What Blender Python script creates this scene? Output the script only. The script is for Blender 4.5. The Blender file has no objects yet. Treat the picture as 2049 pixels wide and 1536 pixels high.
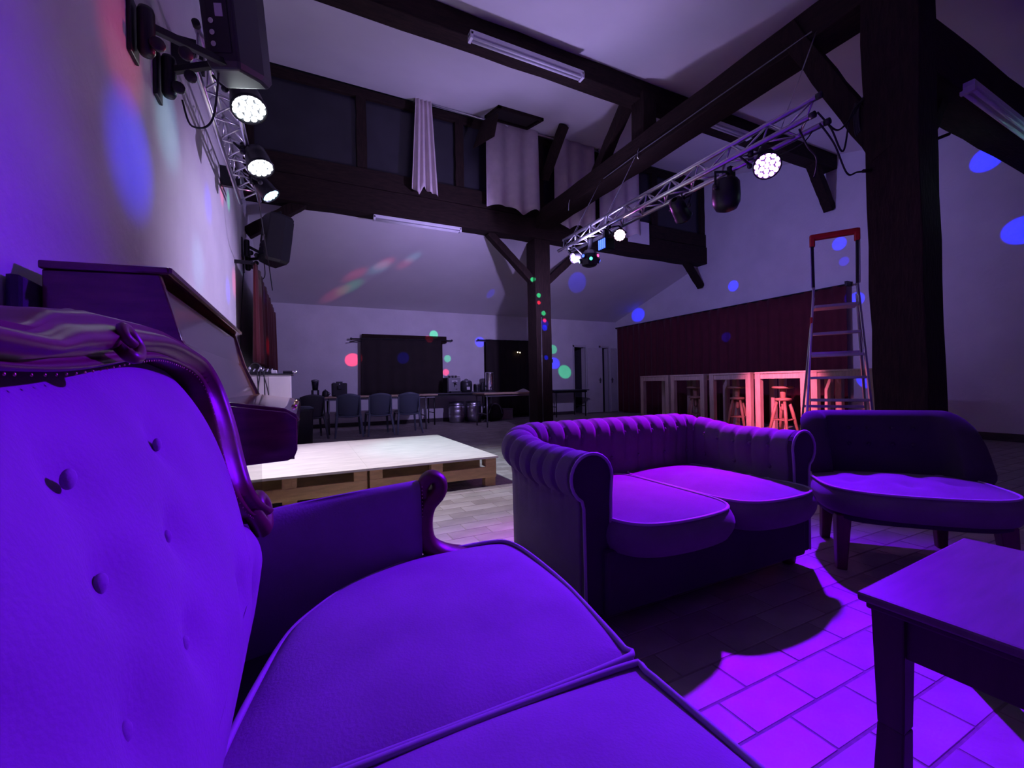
import bpy, bmesh, math, random
from mathutils import Vector, Matrix, Euler
random.seed(7)
PI = math.pi
scene = bpy.context.scene
COL = scene.collection

# ------------------------------------------------------------------ camera
CAM_H = 0.92
cam_data = bpy.data.cameras.new('camera')
cam = bpy.data.objects.new('camera', cam_data); COL.objects.link(cam)
cam_data.sensor_fit = 'HORIZONTAL'; cam_data.sensor_width = 36.0
cam_data.lens = 858.0 / 2049.0 * 36.0
cam_data.clip_start = 0.02; cam_data.clip_end = 60
_y, _r = math.radians(26.03), math.radians(1.03)
_f = Vector((math.sin(_y), math.cos(_y), 0)); _r0 = Vector((math.cos(_y), -math.sin(_y), 0)); _u0 = Vector((0, 0, 1))
_rt = _r0 * math.cos(_r) - _u0 * math.sin(_r); _up = _r0 * math.sin(_r) + _u0 * math.cos(_r)
cam.matrix_world = Matrix(((_rt.x, _up.x, -_f.x, 0), (_rt.y, _up.y, -_f.y, 0), (_rt.z, _up.z, -_f.z, CAM_H), (0, 0, 0, 1)))
scene.camera = cam

# ------------------------------------------------------------------ world, exposure
world = bpy.data.worlds.new('night'); scene.world = world
world.use_nodes = True
world.node_tree.nodes['Background'].inputs[0].default_value = (0.01, 0.008, 0.02, 1)
world.node_tree.nodes['Background'].inputs[1].default_value = 0.2
vs = scene.view_settings
vs.view_transform = 'Standard'; vs.look = 'None'; vs.gamma = 1.0; vs.use_curve_mapping = False
vs.exposure = 0.0
scene.cycles.max_bounces = 5; scene.cycles.diffuse_bounces = 3; scene.cycles.glossy_bounces = 3; scene.cycles.transmission_bounces = 2
scene.cycles.caustics_reflective = False; scene.cycles.caustics_refractive = False; scene.cycles.adaptive_threshold = 0.02

# lamp powers and colours (each lamp is built, with its light, further down)
VIOLET = (0.15, 0.0, 1.0);       VIOLET_W, VIOLET_CORE_W, MAGENTA_W = 900, 1300, 380
COOL = (0.80, 0.76, 0.96);        COOL_W = 230
LAV = (0.75, 0.15, 1.0);         LAV_W = 30
FILL = (0.40, 0.31, 0.80);       FILL_W = 230  # added fill for ceilings and walls
WALL = (0.60, 0.46, 1.0);        WALL_W = 620
PINK = (1.0, 0.18, 0.46);        PINK_W = 2200
DERBY_W = 1700

# ------------------------------------------------------------------ materials
MATS = {}
def mat(name, col, rough=0.6, metal=0.0, sheen=0.0, spec=0.5, noise=0.0, nscale=8.0, nstretch=(1, 1, 1), col2=None,
        bump=0.0, bscale=60.0, emit=None, estr=0.0, coat=0.0, trans=0.0, bstretch=(1, 1, 1)):
    m = bpy.data.materials.new(name); m.use_nodes = True
    nt = m.node_tree; b = nt.nodes['Principled BSDF']
    b.inputs['Base Color'].default_value = (*col, 1); b.inputs['Roughness'].default_value = rough
    b.inputs['Metallic'].default_value = metal
    if 'Specular IOR Level' in b.inputs: b.inputs['Specular IOR Level'].default_value = spec
    if sheen and 'Sheen Weight' in b.inputs:
        b.inputs['Sheen Weight'].default_value = sheen; b.inputs['Sheen Roughness'].default_value = 0.35
    if coat and 'Coat Weight' in b.inputs:
        b.inputs['Coat Weight'].default_value = coat; b.inputs['Coat Roughness'].default_value = 0.06
    if trans and 'Transmission Weight' in b.inputs: b.inputs['Transmission Weight'].default_value = trans
    if emit:
        b.inputs['Emission Color'].default_value = (*emit, 1); b.inputs['Emission Strength'].default_value = estr
    if noise or bump:
        tc = nt.nodes.new('ShaderNodeTexCoord')
    if noise:
        mp = nt.nodes.new('ShaderNodeMapping'); mp.inputs['Scale'].default_value = nstretch
        nz = nt.nodes.new('ShaderNodeTexNoise'); nz.inputs['Scale'].default_value = nscale; nz.inputs['Detail'].default_value = 5
        rp = nt.nodes.new('ShaderNodeValToRGB'); c2 = col2 or tuple(c * (1 - noise) for c in col)
        rp.color_ramp.elements[0].position = 0.3; rp.color_ramp.elements[1].position = 0.7
        rp.color_ramp.elements[0].color = (*c2, 1); rp.color_ramp.elements[1].color = (*col, 1)
        nt.links.new(tc.outputs['Object'], mp.inputs['Vector']); nt.links.new(mp.outputs['Vector'], nz.inputs['Vector'])
        nt.links.new(nz.outputs['Fac'], rp.inputs['Fac']); nt.links.new(rp.outputs['Color'], b.inputs['Base Color'])
    if bump:
        mp2 = nt.nodes.new('ShaderNodeMapping'); mp2.inputs['Scale'].default_value = bstretch
        n2 = nt.nodes.new('ShaderNodeTexNoise'); n2.inputs['Scale'].default_value = bscale; n2.inputs['Detail'].default_value = 4
        bp = nt.nodes.new('ShaderNodeBump'); bp.inputs['Strength'].default_value = bump; bp.inputs['Distance'].default_value = 0.01
        nt.links.new(tc.outputs['Object'], mp2.inputs['Vector']); nt.links.new(mp2.outputs['Vector'], n2.inputs['Vector'])
        nt.links.new(n2.outputs['Fac'], bp.inputs['Height']); nt.links.new(bp.outputs['Normal'], b.inputs['Normal'])
    MATS[name] = m
    return m
mat('plaster', (0.72, 0.70, 0.72), 0.9, noise=0.12, nscale=2.2, bump=0.35, bscale=24)
mat('plaster_ceiling', (0.74, 0.72, 0.74), 0.9, noise=0.08, nscale=1.4, bump=0.15, bscale=9)
mat('timber', (0.026, 0.013, 0.010), 0.85, spec=.25, noise=0.55, nscale=6, nstretch=(6, 6, 1), bump=0.6, bscale=14, bstretch=(5, 5, 1))
mat('timber_h', (0.026, 0.013, 0.010), 0.85, spec=.25, noise=0.55, nscale=6, nstretch=(1, 6, 6), bump=0.6, bscale=14, bstretch=(1, 5, 5))
mat('timber_y', (0.026, 0.013, 0.010), 0.85, spec=.25, noise=0.55, nscale=6, nstretch=(6, 1, 6), bump=0.6, bscale=14, bstretch=(5, 1, 5))
mat('terracotta', (0.34, 0.30, 0.27), 0.55, noise=0.35, nscale=5, bump=0.15, bscale=30)
mat('terracotta_b', (0.29, 0.25, 0.225), 0.5, noise=0.3, nscale=6, bump=0.15, bscale=30)
mat('terracotta_c', (0.38, 0.335, 0.31), 0.6, noise=0.3, nscale=4, bump=0.15, bscale=30)
mat('grout', (0.26, 0.22, 0.20), 0.95, noise=0.3, nscale=30)
mat('baseboard', (0.07, 0.055, 0.06), 0.8, noise=0.4, nscale=9, bump=0.4)
mat('velvet', (0.27, 0.17, 0.28), 0.92, sheen=0.12, noise=0.22, nscale=7, bump=0.12, bscale=220)
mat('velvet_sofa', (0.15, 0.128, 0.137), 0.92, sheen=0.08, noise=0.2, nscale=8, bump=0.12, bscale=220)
mat('velvet_shade', (0.045, 0.036, 0.040), 0.92, sheen=0.05, noise=0.2, nscale=8, bump=0.12, bscale=200)  # velvet darkened for unlit faces: the shade is put into the colour
mat('piping', (0.34, 0.31, 0.34), 0.6, sheen=0.5)
mat('piping_settee', (0.30, 0.27, 0.31), 0.8, sheen=0.3)
mat('carved_wood', (0.14, 0.05, 0.035), 0.42, noise=0.35, nscale=10, nstretch=(1, 1, 5), spec=.4)
mat('leg_wood', (0.12, 0.05, 0.03), 0.45, noise=0.4, nscale=8, nstretch=(6, 6, 1))
mat('coffee_wood', (0.13, 0.085, 0.09), 0.38, noise=0.3, nscale=5, nstretch=(1, 8, 1), coat=0.15)
mat('coffee_frame', (0.05, 0.028, 0.02), 0.5, noise=0.4, nscale=6, nstretch=(6, 6, 1))
mat('piano_wood', (0.15, 0.06, 0.05), 0.14, noise=0.4, nscale=5, nstretch=(2, 1, 7), coat=0.6)
mat('piano_lid_edge', (0.16, 0.10, 0.06), 0.35, noise=0.3)
mat('nail', (0.55, 0.42, 0.22), 0.3, metal=1.0)
mat('plywood', (0.66, 0.60, 0.52), 0.55, noise=0.22, nscale=4, nstretch=(1, 5, 1), bump=0.1, bscale=20)
mat('ply_edge', (0.30, 0.22, 0.15), 0.8, noise=0.3, nscale=30, nstretch=(1, 1, 8))
mat('pallet', (0.74, 0.50, 0.22), 0.75, noise=0.25, nscale=8, nstretch=(1, 5, 5), bump=0.2)
mat('bar_wood', (0.62, 0.47, 0.33), 0.5, noise=0.25, nscale=7, nstretch=(5, 5, 1))
mat('stool_wood', (0.46, 0.26, 0.15), 0.5, noise=0.3, nscale=8)
mat('alu', (0.72, 0.72, 0.75), 0.3, metal=1.0)
mat('alu_step', (0.60, 0.60, 0.63), 0.45, metal=0.8)
mat('steel', (0.62, 0.62, 0.65), 0.22, metal=1.0)
mat('red_plastic', (0.55, 0.02, 0.03), 0.4)
mat('black_plastic', (0.018, 0.018, 0.022), 0.5, bump=0.1, bscale=200)
mat('black_satin', (0.03, 0.03, 0.035), 0.35)
mat('black_metal', (0.02, 0.02, 0.024), 0.4, metal=0.4)
mat('grille', (0.03, 0.032, 0.038), 0.6, bump=0.5, bscale=350)
mat('label_plate', (0.65, 0.65, 0.68), 0.5)
mat('tube_white', (0.75, 0.75, 0.78), 0.4)
mat('glass_dark', (0.02, 0.02, 0.03), 0.08, spec=0.5)
mat('pane_dark', (0.028, 0.027, 0.036), 0.25, noise=0.3, nscale=2)
mat('maroon', (0.10, 0.008, 0.02), 0.85, sheen=0.15, noise=0.2, nscale=6)
mat('red_velvet', (0.10, 0.005, 0.010), 0.8, sheen=0.25, noise=0.2, nscale=6)
mat('beige_cloth', (0.66, 0.56, 0.57), 0.9, sheen=0.15, noise=0.12, nscale=9, bump=0.15, bscale=90)
mat('black_cloth', (0.022, 0.014, 0.014), 0.9, noise=0.3, nscale=4)
mat('door_white', (0.60, 0.58, 0.60), 0.5, noise=0.1, nscale=5)
mat('cabinet_white', (0.74, 0.68, 0.70), 0.5, noise=0.12, nscale=2, nstretch=(4, 4, 1))
mat('plastic_grey', (0.085, 0.105, 0.14), 0.45)
mat('plastic_dark', (0.05, 0.05, 0.065), 0.45)
mat('table_wood', (0.55, 0.40, 0.26), 0.5, noise=0.25, nscale=6, nstretch=(1, 6, 6))
mat('table_dark', (0.045, 0.045, 0.055), 0.5)
mat('grey_metal', (0.22, 0.22, 0.24), 0.4, metal=0.6)
mat('keg_steel', (0.50, 0.50, 0.54), 0.35, metal=1.0)
mat('cable', (0.012, 0.012, 0.014), 0.6)
mat('grey_case', (0.075, 0.07, 0.085), 0.8, noise=0.2, nscale=5, bump=0.2, bscale=120)
mat('paper', (0.7, 0.68, 0.70), 0.7)
def emis(name, col, s):
    m = mat(name, (0.8, 0.8, 0.8), 0.4, emit=col, estr=s)
    try: m.cycles.emission_sampling = 'NONE'     # the lamp's own spot carries its light
    except Exception: pass
    return m
emis('led_white', (0.86, 0.95, 1.0), 14); emis('led_violet', (0.62, 0.25, 1.0), 22)
emis('led_pink', (1.0, 0.55, 0.75), 18); emis('led_blue', (0.03, 0.10, 1.0), 3)
emis('led_green', (0.05, 1.0, 0.45), 4); emis('led_red', (1.0, 0.05, 0.2), 4); emis('led_cyan', (0.35, 0.85, 1.0), 7)
emis('led_amber', (1.0, 0.75, 0.4), 6)

# ------------------------------------------------------------------ mesh helpers
class MB:
    def __init__(s): s.v = []; s.f = []
    def add(s, v, f):
        o = len(s.v); s.v += [tuple(p) for p in v]; s.f += [tuple(i + o for i in q) for q in f]; return s
    def box(s, x0, x1, y0, y1, z0, z1):
        v = [(x0, y0, z0), (x1, y0, z0), (x1, y1, z0), (x0, y1, z0), (x0, y0, z1), (x1, y0, z1), (x1, y1, z1), (x0, y1, z1)]
        return s.add(v, [(0, 3, 2, 1), (4, 5, 6, 7), (0, 1, 5, 4), (1, 2, 6, 5), (2, 3, 7, 6), (3, 0, 4, 7)])
    def bar(s, p0, p1, w, h, up=(0, 0, 1), w1=None, h1=None, segs=1, jit=0.0):
        p0, p1 = Vector(p0), Vector(p1); d = (p1 - p0).normalized(); up = Vector(up)
        if abs(d.dot(up)) > 0.98: up = Vector((1, 0, 0)) if abs(d.x) < 0.9 else Vector((0, 1, 0))
        sd = d.cross(up).normalized(); u = sd.cross(d).normalized()
        w1 = w if w1 is None else w1; h1 = h if h1 is None else h1
        v = []; f = []
        for i in range(segs + 1):
            t = i / segs; c = p0.lerp(p1, t); ww = w + (w1 - w) * t; hh = h + (h1 - h) * t
            for a, b in ((-1, -1), (1, -1), (1, 1), (-1, 1)):
                j = Vector((random.uniform(-jit, jit), random.uniform(-jit, jit), random.uniform(-jit, jit))) if 0 < i < segs else Vector((0, 0, 0))
                v.append(c + sd * (a * ww / 2) + u * (b * hh / 2) + j)
        for i in range(segs):
            for k in range(4):
                a = i * 4 + k; b = i * 4 + (k + 1) % 4
                f.append((a, b, b + 4, a + 4))
        f.append((3, 2, 1, 0)); n = segs * 4; f.append((n, n + 1, n + 2, n + 3))
        return s.add(v, f)
    def tube(s, pts, r, n=8, closed=False, flat=None):
        pts = [Vector(p) for p in pts]; m = len(pts)
        rf = r if callable(r) else (lambda t: r)
        v = []; f = []; prev = None
        for i, p in enumerate(pts):
            if closed: d = pts[(i + 1) % m] - pts[i - 1]
            else: d = pts[min(i + 1, m - 1)] - pts[max(i - 1, 0)]
            if d.length < 1e-9: d = Vector((0, 0, 1))
            d.normalize()
            if prev is None:
                a = Vector((0, 0, 1)) if abs(d.z) < 0.9 else Vector((1, 0, 0))
                nrm = d.cross(a).normalized()
            else:
                nrm = (prev - d * prev.dot(d))
                nrm = nrm.normalized() if nrm.length > 1e-6 else d.orthogonal().normalized()
            prev = nrm; bn = d.cross(nrm)
            rr = rf(i / max(1, m - 1))
            for k in range(n):
                a = 2 * PI * k / n
                v.append(p + nrm * (math.cos(a) * rr) + bn * (math.sin(a) * rr))
        lim = m if closed else m - 1
        for i in range(lim):
            for k in range(n):
                a = i * n + k; b = i * n + (k + 1) % n; j = ((i + 1) % m) * n
                f.append((a, b, j + (k + 1) % n, j + k))
        if not closed:
            f.append(tuple(range(n - 1, -1, -1))); o = (m - 1) * n; f.append(tuple(range(o, o + n)))
        return s.add(v, f)
    def lathe(s, prof, c=(0, 0, 0), n=20, axis=(0, 0, 1), caps=True):
        ax = Vector(axis).normalized(); a = ax.orthogonal().normalized(); b = ax.cross(a); c = Vector(c)
        v = []; f = []; m = len(prof)
        for r, z in prof:
            for k in range(n):
                t = 2 * PI * k / n
                v.append(c + ax * z + a * (math.cos(t) * r) + b * (math.sin(t) * r))
        for i in range(m - 1):
            for k in range(n):
                f.append((i * n + k, i * n + (k + 1) % n, (i + 1) * n + (k + 1) % n, (i + 1) * n + k))
        if caps:
            f.append(tuple(range(n - 1, -1, -1))); o = (m - 1) * n; f.append(tuple(range(o, o + n)))
        return s.add(v, f)
    def grid(s, fn, nu, nv, cu=False, cv=False):
        v = [fn(i / (nu if cu else nu - 1), j / (nv if cv else nv - 1)) for i in range(nu) for j in range(nv)]
        f = []
        for i in range(nu if cu else nu - 1):
            for j in range(nv if cv else nv - 1):
                i2 = (i + 1) % nu; j2 = (j + 1) % nv
                f.append((i * nv + j, i2 * nv + j, i2 * nv + j2, i * nv + j2))
        return s.add(v, f)
    def prism(s, poly, axis, a0, a1):
        # poly of 2D points extruded along axis 'x','y','z'
        def mk(p, a): return {'x': (a, p[0], p[1]), 'y': (p[0], a, p[1]), 'z': (p[0], p[1], a)}[axis]
        n = len(poly); v = [mk(p, a0) for p in poly] + [mk(p, a1) for p in poly]
        f = [tuple(range(n - 1, -1, -1)), tuple(range(n, 2 * n))]
        for i in range(n): f.append((i, (i + 1) % n, n + (i + 1) % n, n + i))
        return s.add(v, f)
    def sphere(s, c, r, n=10, sc=(1, 1, 1)):
        return s.grid(lambda u, w: (c[0] + r * sc[0] * math.cos(2 * PI * u) * math.sin(PI * w), c[1] + r * sc[1] * math.sin(2 * PI * u) * math.sin(PI * w), c[2] + r * sc[2] * math.cos(PI * w)), n, n, cu=True)
    def pillow(s, x0, x1, y0, y1, z0, z1, n=18, p=5.0, crown=0.0, pz=3.0):
        # rounded cushion: superellipsoid with a crowned top
        cx, cy, cz = (x0 + x1) / 2, (y0 + y1) / 2, (z0 + z1) / 2; ax, ay, az = (x1 - x0) / 2, (y1 - y0) / 2, (z1 - z0) / 2
        def sg(v, e): return math.copysign(abs(v) ** e, v)
        def fn(u, w):
            t = 2 * PI * u; q = PI * (w - 0.5)
            cq = sg(math.cos(q), 2 / pz); x = ax * cq * sg(math.cos(t), 2 / p); y = ay * cq * sg(math.sin(t), 2 / p); z = az * sg(math.sin(q), 2 / pz)
            if z > 0 and crown: z += crown * max(0, 1 - (x / ax) ** 2) * max(0, 1 - (y / ay) ** 2)
            return (cx + x, cy + y, cz + z)
        return s.grid(fn, n * 4, n, cu=True)

def root_of(o):
    while o.parent: o = o.parent
    return o
def P(name, mb, m, parent=None, smooth=False, bevel=0.0, w=True, subsurf=0):
    me = bpy.data.meshes.new(name)
    v = mb.v
    if parent is not None and w:
        r = root_of(parent); o = r['_o'] if '_o' in r else (0, 0, 0)
        v = [(p[0] - o[0], p[1] - o[1], p[2] - o[2]) for p in v]
    me.from_pydata([tuple(p) for p in v], [], mb.f)
    bm = bmesh.new(); bm.from_mesh(me); bmesh.ops.remove_doubles(bm, verts=bm.verts, dist=1e-5)
    bmesh.ops.recalc_face_normals(bm, faces=bm.faces); bm.to_mesh(me); bm.free()
    me.materials.append(MATS[m] if isinstance(m, str) else m)
    if smooth:
        for p in me.polygons: p.use_smooth = True
    ob = bpy.data.objects.new(name, me); COL.objects.link(ob)
    if parent is not None: ob.parent = parent
    if bevel:
        md = ob.modifiers.new('bevel', 'BEVEL'); md.width = bevel; md.segments = 2; md.limit_method = 'ANGLE'; md.angle_limit = math.radians(40)
    if subsurf:
        md = ob.modifiers.new('sub', 'SUBSURF'); md.levels = subsurf; md.render_levels = subsurf
    return ob
def thing(name, label, cat, loc=(0, 0, 0), rz=0.0, group=None):
    o = bpy.data.objects.new(name, None); COL.objects.link(o); o.empty_display_size = 0.1
    o.location = loc; o.rotation_euler = (0, 0, rz); o['label'] = label; o['category'] = cat; o['_o'] = tuple(loc)
    if group: o['group'] = group
    return o
def tag(o, label, cat, group=None, kind=None):
    o['label'] = label; o['category'] = cat
    if group: o['group'] = group
    if kind: o['kind'] = kind
    return o
def struct(name, mb, m, label=None, smooth=False, bevel=0.0):
    o = P(name, mb, m, None, smooth, bevel); o['kind'] = 'structure'
    if label: o['label'] = label
    return o
def dup(root, loc, rz=None, label=None):
    r = root.copy(); COL.objects.link(r); r.location = loc; r['_o'] = tuple(loc)
    if rz is not None: r.rotation_euler = (0, 0, rz)
    if label: r['label'] = label
    for ch in list(root.children):
        c = ch.copy(); COL.objects.link(c); c.parent = r
        for g in list(ch.children):
            d = g.copy(); COL.objects.link(d); d.parent = c
    return r
def spot(name, loc, target, col, power, deg, blend=0.3, radius=0.03, parent=None):
    l = bpy.data.lights.new(name, 'SPOT'); l.color = col; l.energy = power; l.spot_size = math.radians(deg); l.spot_blend = blend
    l.shadow_soft_size = radius
    o = bpy.data.objects.new(name, l); COL.objects.link(o)
    d = Vector(target) - Vector(loc); o.rotation_euler = d.to_track_quat('-Z', 'Y').to_euler()
    if parent is not None:
        b = root_of(parent)['_o']; o.parent = parent; o.location = (loc[0] - b[0], loc[1] - b[1], loc[2] - b[2])
    else: o.location = loc
    return o
def lerp(a, b, t): return a + (b - a) * t
def interp(x, xs, ys):
    if x <= xs[0]: return ys[0]
    for i in range(1, len(xs)):
        if x <= xs[i]: return lerp(ys[i - 1], ys[i], (x - xs[i - 1]) / (xs[i] - xs[i - 1]))
    return ys[-1]
def catmull(pts, n=6, closed=False):
    pts = [Vector(p) for p in pts]; out = []; m = len(pts)
    for i in range(m if closed else m - 1):
        if closed: p0, p1, p2, p3 = pts[i - 1], pts[i], pts[(i + 1) % m], pts[(i + 2) % m]
        else: p0, p1, p2, p3 = pts[max(i - 1, 0)], pts[i], pts[i + 1], pts[min(i + 2, m - 1)]
        for k in range(n):
            t = k / n
            out.append(0.5 * ((2 * p1) + (p2 - p0) * t + (2 * p0 - 5 * p1 + 4 * p2 - p3) * t * t + (3 * p1 - p0 - 3 * p2 + p3) * t ** 3))
    if not closed: out.append(pts[-1])
    return out

# ------------------------------------------------------------------ setting: room shell
XL, XR, YF, YB = -0.72, 8.80, -2.50, 10.60
YP = 7.19                       # glazed partition above the main beam
def hf(y): return 4.98 + 0.27 * (y - 4.385)     # front ceiling height
def hb(y): return 2.78 + 0.30 * (YB - y)        # back ceiling height
struct('wall_left', MB().prism([(YF, 0), (YB, 0), (YB, hb(YB)), (YP + 0.2, hb(YP + 0.2)), (YP + 0.2, hf(YP)), (YP, hf(YP)), (YF, hf(YF))], 'x', XL - 0.2, XL), 'plaster')
struct('wall_right', MB().prism([(YF, 0), (YB, 0), (YB, hb(YB)), (YP + 0.2, hb(YP + 0.2)), (YP + 0.2, hf(YP)), (YP, hf(YP)), (YF, hf(YF))], 'x', XR, XR + 0.2), 'plaster')
wb = MB()
wb.box(XL - 0.2, 7.24, YB, YB + 0.2, 0, 2.9); wb.box(7.64, 8.20, YB, YB + 0.2, 0, 2.9); wb.box(8.50, XR + 0.2, YB, YB + 0.2, 0, 2.9)
wb.box(7.24, 7.64, YB, YB + 0.2, 1.98, 2.9); wb.box(8.20, 8.50, YB, YB + 0.2, 1.98, 2.9)
struct('wall_back', wb, 'plaster')
struct('wall_front', MB().box(XL - 0.2, XR + 0.2, YF - 0.2, YF, 0, 3.2), 'plaster')
cf = MB(); cf.add([(XL - .2, YF, hf(YF)), (XR + .2, YF, hf(YF)), (XR + .2, YP + .05, hf(YP + .05)), (XL - .2, YP + .05, hf(YP + .05)),
                   (XL - .2, YF, hf(YF) + .15), (XR + .2, YF, hf(YF) + .15), (XR + .2, YP + .05, hf(YP) + .2), (XL - .2, YP + .05, hf(YP) + .2)],
                  [(0, 1, 2, 3), (4, 7, 6, 5), (0, 4, 5, 1), (1, 5, 6, 2), (2, 6, 7, 3), (3, 7, 4, 0)])
ceil = struct('ceiling', cf, 'plaster_ceiling')
cb = MB(); cb.add([(XL - .2, YP + .1, hb(YP + .1)), (XR + .2, YP + .1, hb(YP + .1)), (XR + .2, YB + .1, hb(YB + .1)), (XL - .2, YB + .1, hb(YB + .1)),
                   (XL - .2, YP + .1, hb(YP) + .15), (XR + .2, YP + .1, hb(YP) + .15), (XR + .2, YB + .1, hb(YB) + .15), (XL - .2, YB + .1, hb(YB) + .15)],
                  [(0, 1, 2, 3), (4, 7, 6, 5), (0, 4, 5, 1), (1, 5, 6, 2), (2, 6, 7, 3), (3, 7, 4, 0)])
struct('ceiling_lean_to', cb, 'plaster_ceiling')
fl = struct('floor', MB().box(XL - .2, XR + .2, YF - .2, YB + 1.2, -0.12, -0.0016), 'grout')
# floor tiles: 26 x 12.3 cm, running bond; the nearest and largest are objects, the rest one joined part
TW, TH, GAP = 0.26, 0.1235, 0.007
tile_me = []
for m in ('terracotta', 'terracotta_b', 'terracotta_c'):
    mb = MB(); hx, hy, bv = (TW - GAP) / 2, (TH - GAP) / 2, 0.0014
    v = [(-hx, -hy, -.01), (hx, -hy, -.01), (hx, hy, -.01), (-hx, hy, -.01), (-hx, -hy, -bv), (hx, -hy, -bv), (hx, hy, -bv), (-hx, hy, -bv),
         (-hx + bv, -hy + bv, 0), (hx - bv, -hy + bv, 0), (hx - bv, hy - bv, 0), (-hx + bv, hy - bv, 0)]
    f = [(8, 9, 10, 11)] + [(a, (a + 1) % 4, 4 + (a + 1) % 4, 4 + a) for a in range(4)] + [(4 + a, 4 + (a + 1) % 4, 8 + (a + 1) % 4, 8 + a) for a in range(4)]
    me = bpy.data.meshes.new('floor_tile'); me.from_pydata(v, [], f); me.materials.append(MATS[m]); tile_me.append((me, v, f))
rows = []
j = 0
y = 0.604 - TH / 2 - 26 * TH
while y < YB + TH:
    off = 0.0 if (j % 2 == 0) else TW / 2
    x = 1.05 - TW / 2 - 8 * TW + off + (0.0 if (j % 2 == 0) else 0.0)
    while x < XR + TW / 2:
        if x > XL + 0.05 and y > YF: rows.append((x, y))
        x += TW
    y += TH; j += 1
def vis_score(p):
    x, y = p
    if 0.75 < x < 3.6 and 0.05 < y < 1.35: return 0 + math.hypot(x, y)
    if 0.3 < x < 1.3 and 1.2 < y < 3.6: return 2 + math.hypot(x, y) * .3
    if 2.2 < x < 4.6 and 1.3 < y < 3.6: return 3 + math.hypot(x, y) * .3
    return 100 + math.hypot(x, y)
rows.sort(key=vis_score)
far = MB(); farm = []
for i, (x, y) in enumerate(rows):
    k = random.choice((0, 0, 1, 2)); dz = random.uniform(-0.0004, 0.0004)
    if i < 298:
        o = bpy.data.objects.new('floor_tile', tile_me[k][0]); COL.objects.link(o); o.parent = fl; o.location = (x, y, dz)
        o.rotation_euler = (random.uniform(-.003, .003), random.uniform(-.002, .002), random.uniform(-.004, .004))
    else:
        v = [(a + x, b + y, c + dz) for a, b, c in tile_me[k][1]]; n0 = len(far.f); far.add(v, tile_me[k][2]); farm += [k] * (len(far.f) - n0)
me = bpy.data.meshes.new('floor_tiles_beyond'); me.from_pydata(far.v, [], far.f)
for m in ('terracotta', 'terracotta_b', 'terracotta_c'): me.materials.append(MATS[m])
me.polygons.foreach_set('material_index', farm)
o = bpy.data.objects.new('floor_tiles_beyond', me); COL.objects.link(o); o.parent = fl; o['kind'] = 'stuff'
struct('baseboard_right', MB().box(XR - 0.025, XR, YF, 4.0, 0, 0.11), 'baseboard', bevel=0.006)
struct('baseboard_back', MB().box(XL, 7.2, YB - 0.02, YB, 0, 0.09), 'baseboard', bevel=0.005)
struct('baseboard_left', MB().box(XL, XL + 0.02, YF, YB - .03, 0, 0.09), 'baseboard', bevel=0.005)

# back wall doorways with white leaves
for n, (x0, x1, hx, lw, ang) in enumerate(((7.24, 7.64, 7.66, 0.52, -6), (8.20, 8.50, 8.775, 0.27, 186))):
    d = MB(); d.box(x0 - .06, x0, YB - .02, YB + .02, 0, 2.04); d.box(x1, x1 + .02, YB - .02, YB + .02, 0, 2.04); d.box(x0 - .06, x1 + .02, YB - .02, YB + .02, 1.98, 2.04)
    dr = struct('door_%d' % (n + 1), d, 'door_white', bevel=.004)
    nb = MB(); nb.box(x0 - .3, x0 - .02, YB + .2, YB + 1.0, 0, 2.1); nb.box(x1 + .02, x1 + .3, YB + .2, YB + 1.0, 0, 2.1); nb.box(x0 - .3, x1 + .3, YB + 1.0, YB + 1.1, 0, 2.1); nb.box(x0 - .3, x1 + .3, YB + .2, YB + 1.1, 2.1, 2.2)
    P('recess', nb, 'grey_case', dr)  # dark wall colour stands in for the shade inside the doorway
    a = math.radians(ang); ux = Vector((math.cos(a), math.sin(a), 0)); q = Vector((hx, YB - .06, 0))
    lf = MB(); e = q + ux * lw; lf.bar(q + Vector((0, 0, .99)), e + Vector((0, 0, .99)), 0.035, 1.94)
    leaf = P('door_leaf', lf, 'door_white', dr, bevel=.004)
    hd = MB(); hp = q + ux * (lw * .82) + Vector((0, -.03, .98)); hd.box(hp.x - .015, hp.x + .015, hp.y - .01, hp.y + .012, .90, 1.06); hd.tube([(hp.x, hp.y - .01, 1.0), (hp.x, hp.y - .05, 1.0), (hp.x - .1, hp.y - .05, 1.0)], .008)
    P('door_handle', hd, 'grey_metal', leaf)
bs = thing('wash_basin', 'small white basin glimpsed through the left dark doorway of back wall', 'basin', (7.42, YB + .7, .8))
P('bowl', MB().lathe([(.05, .0), (.16, .06), (.2, .14), (.19, .14), (.14, .07), (.02, .03)], (7.42, YB + .7, .8), 16), 'door_white', bs, smooth=True)
P('pedestal', MB().lathe([(.09, -.8), (.07, -.4), (.08, .02)], (7.42, YB + .7, .8), 12), 'door_white', bs, smooth=True)
mi = MB(); mi.box(7.30, 7.50, YB + .97, YB + .995, 1.15, 1.55)
tag(P('wall_mirror', mi, 'glass_dark', bevel=.004), 'dark mirror hanging above the basin in left doorway', 'mirror')

# ------------------------------------------------------------------ timber frame
def timber(name, label, p0, p1, w, h, m='timber', jit=.006, segs=10, parent=None, up=(0, 0, 1), cat='beam'):
    mb = MB().bar(p0, p1, w, h, up=up, segs=segs, jit=jit)
    if parent is not None: return P(name, mb, m, parent, bevel=.008, w=True)
    o = P(name, mb, m, bevel=.008); tag(o, label, cat); return o
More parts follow.
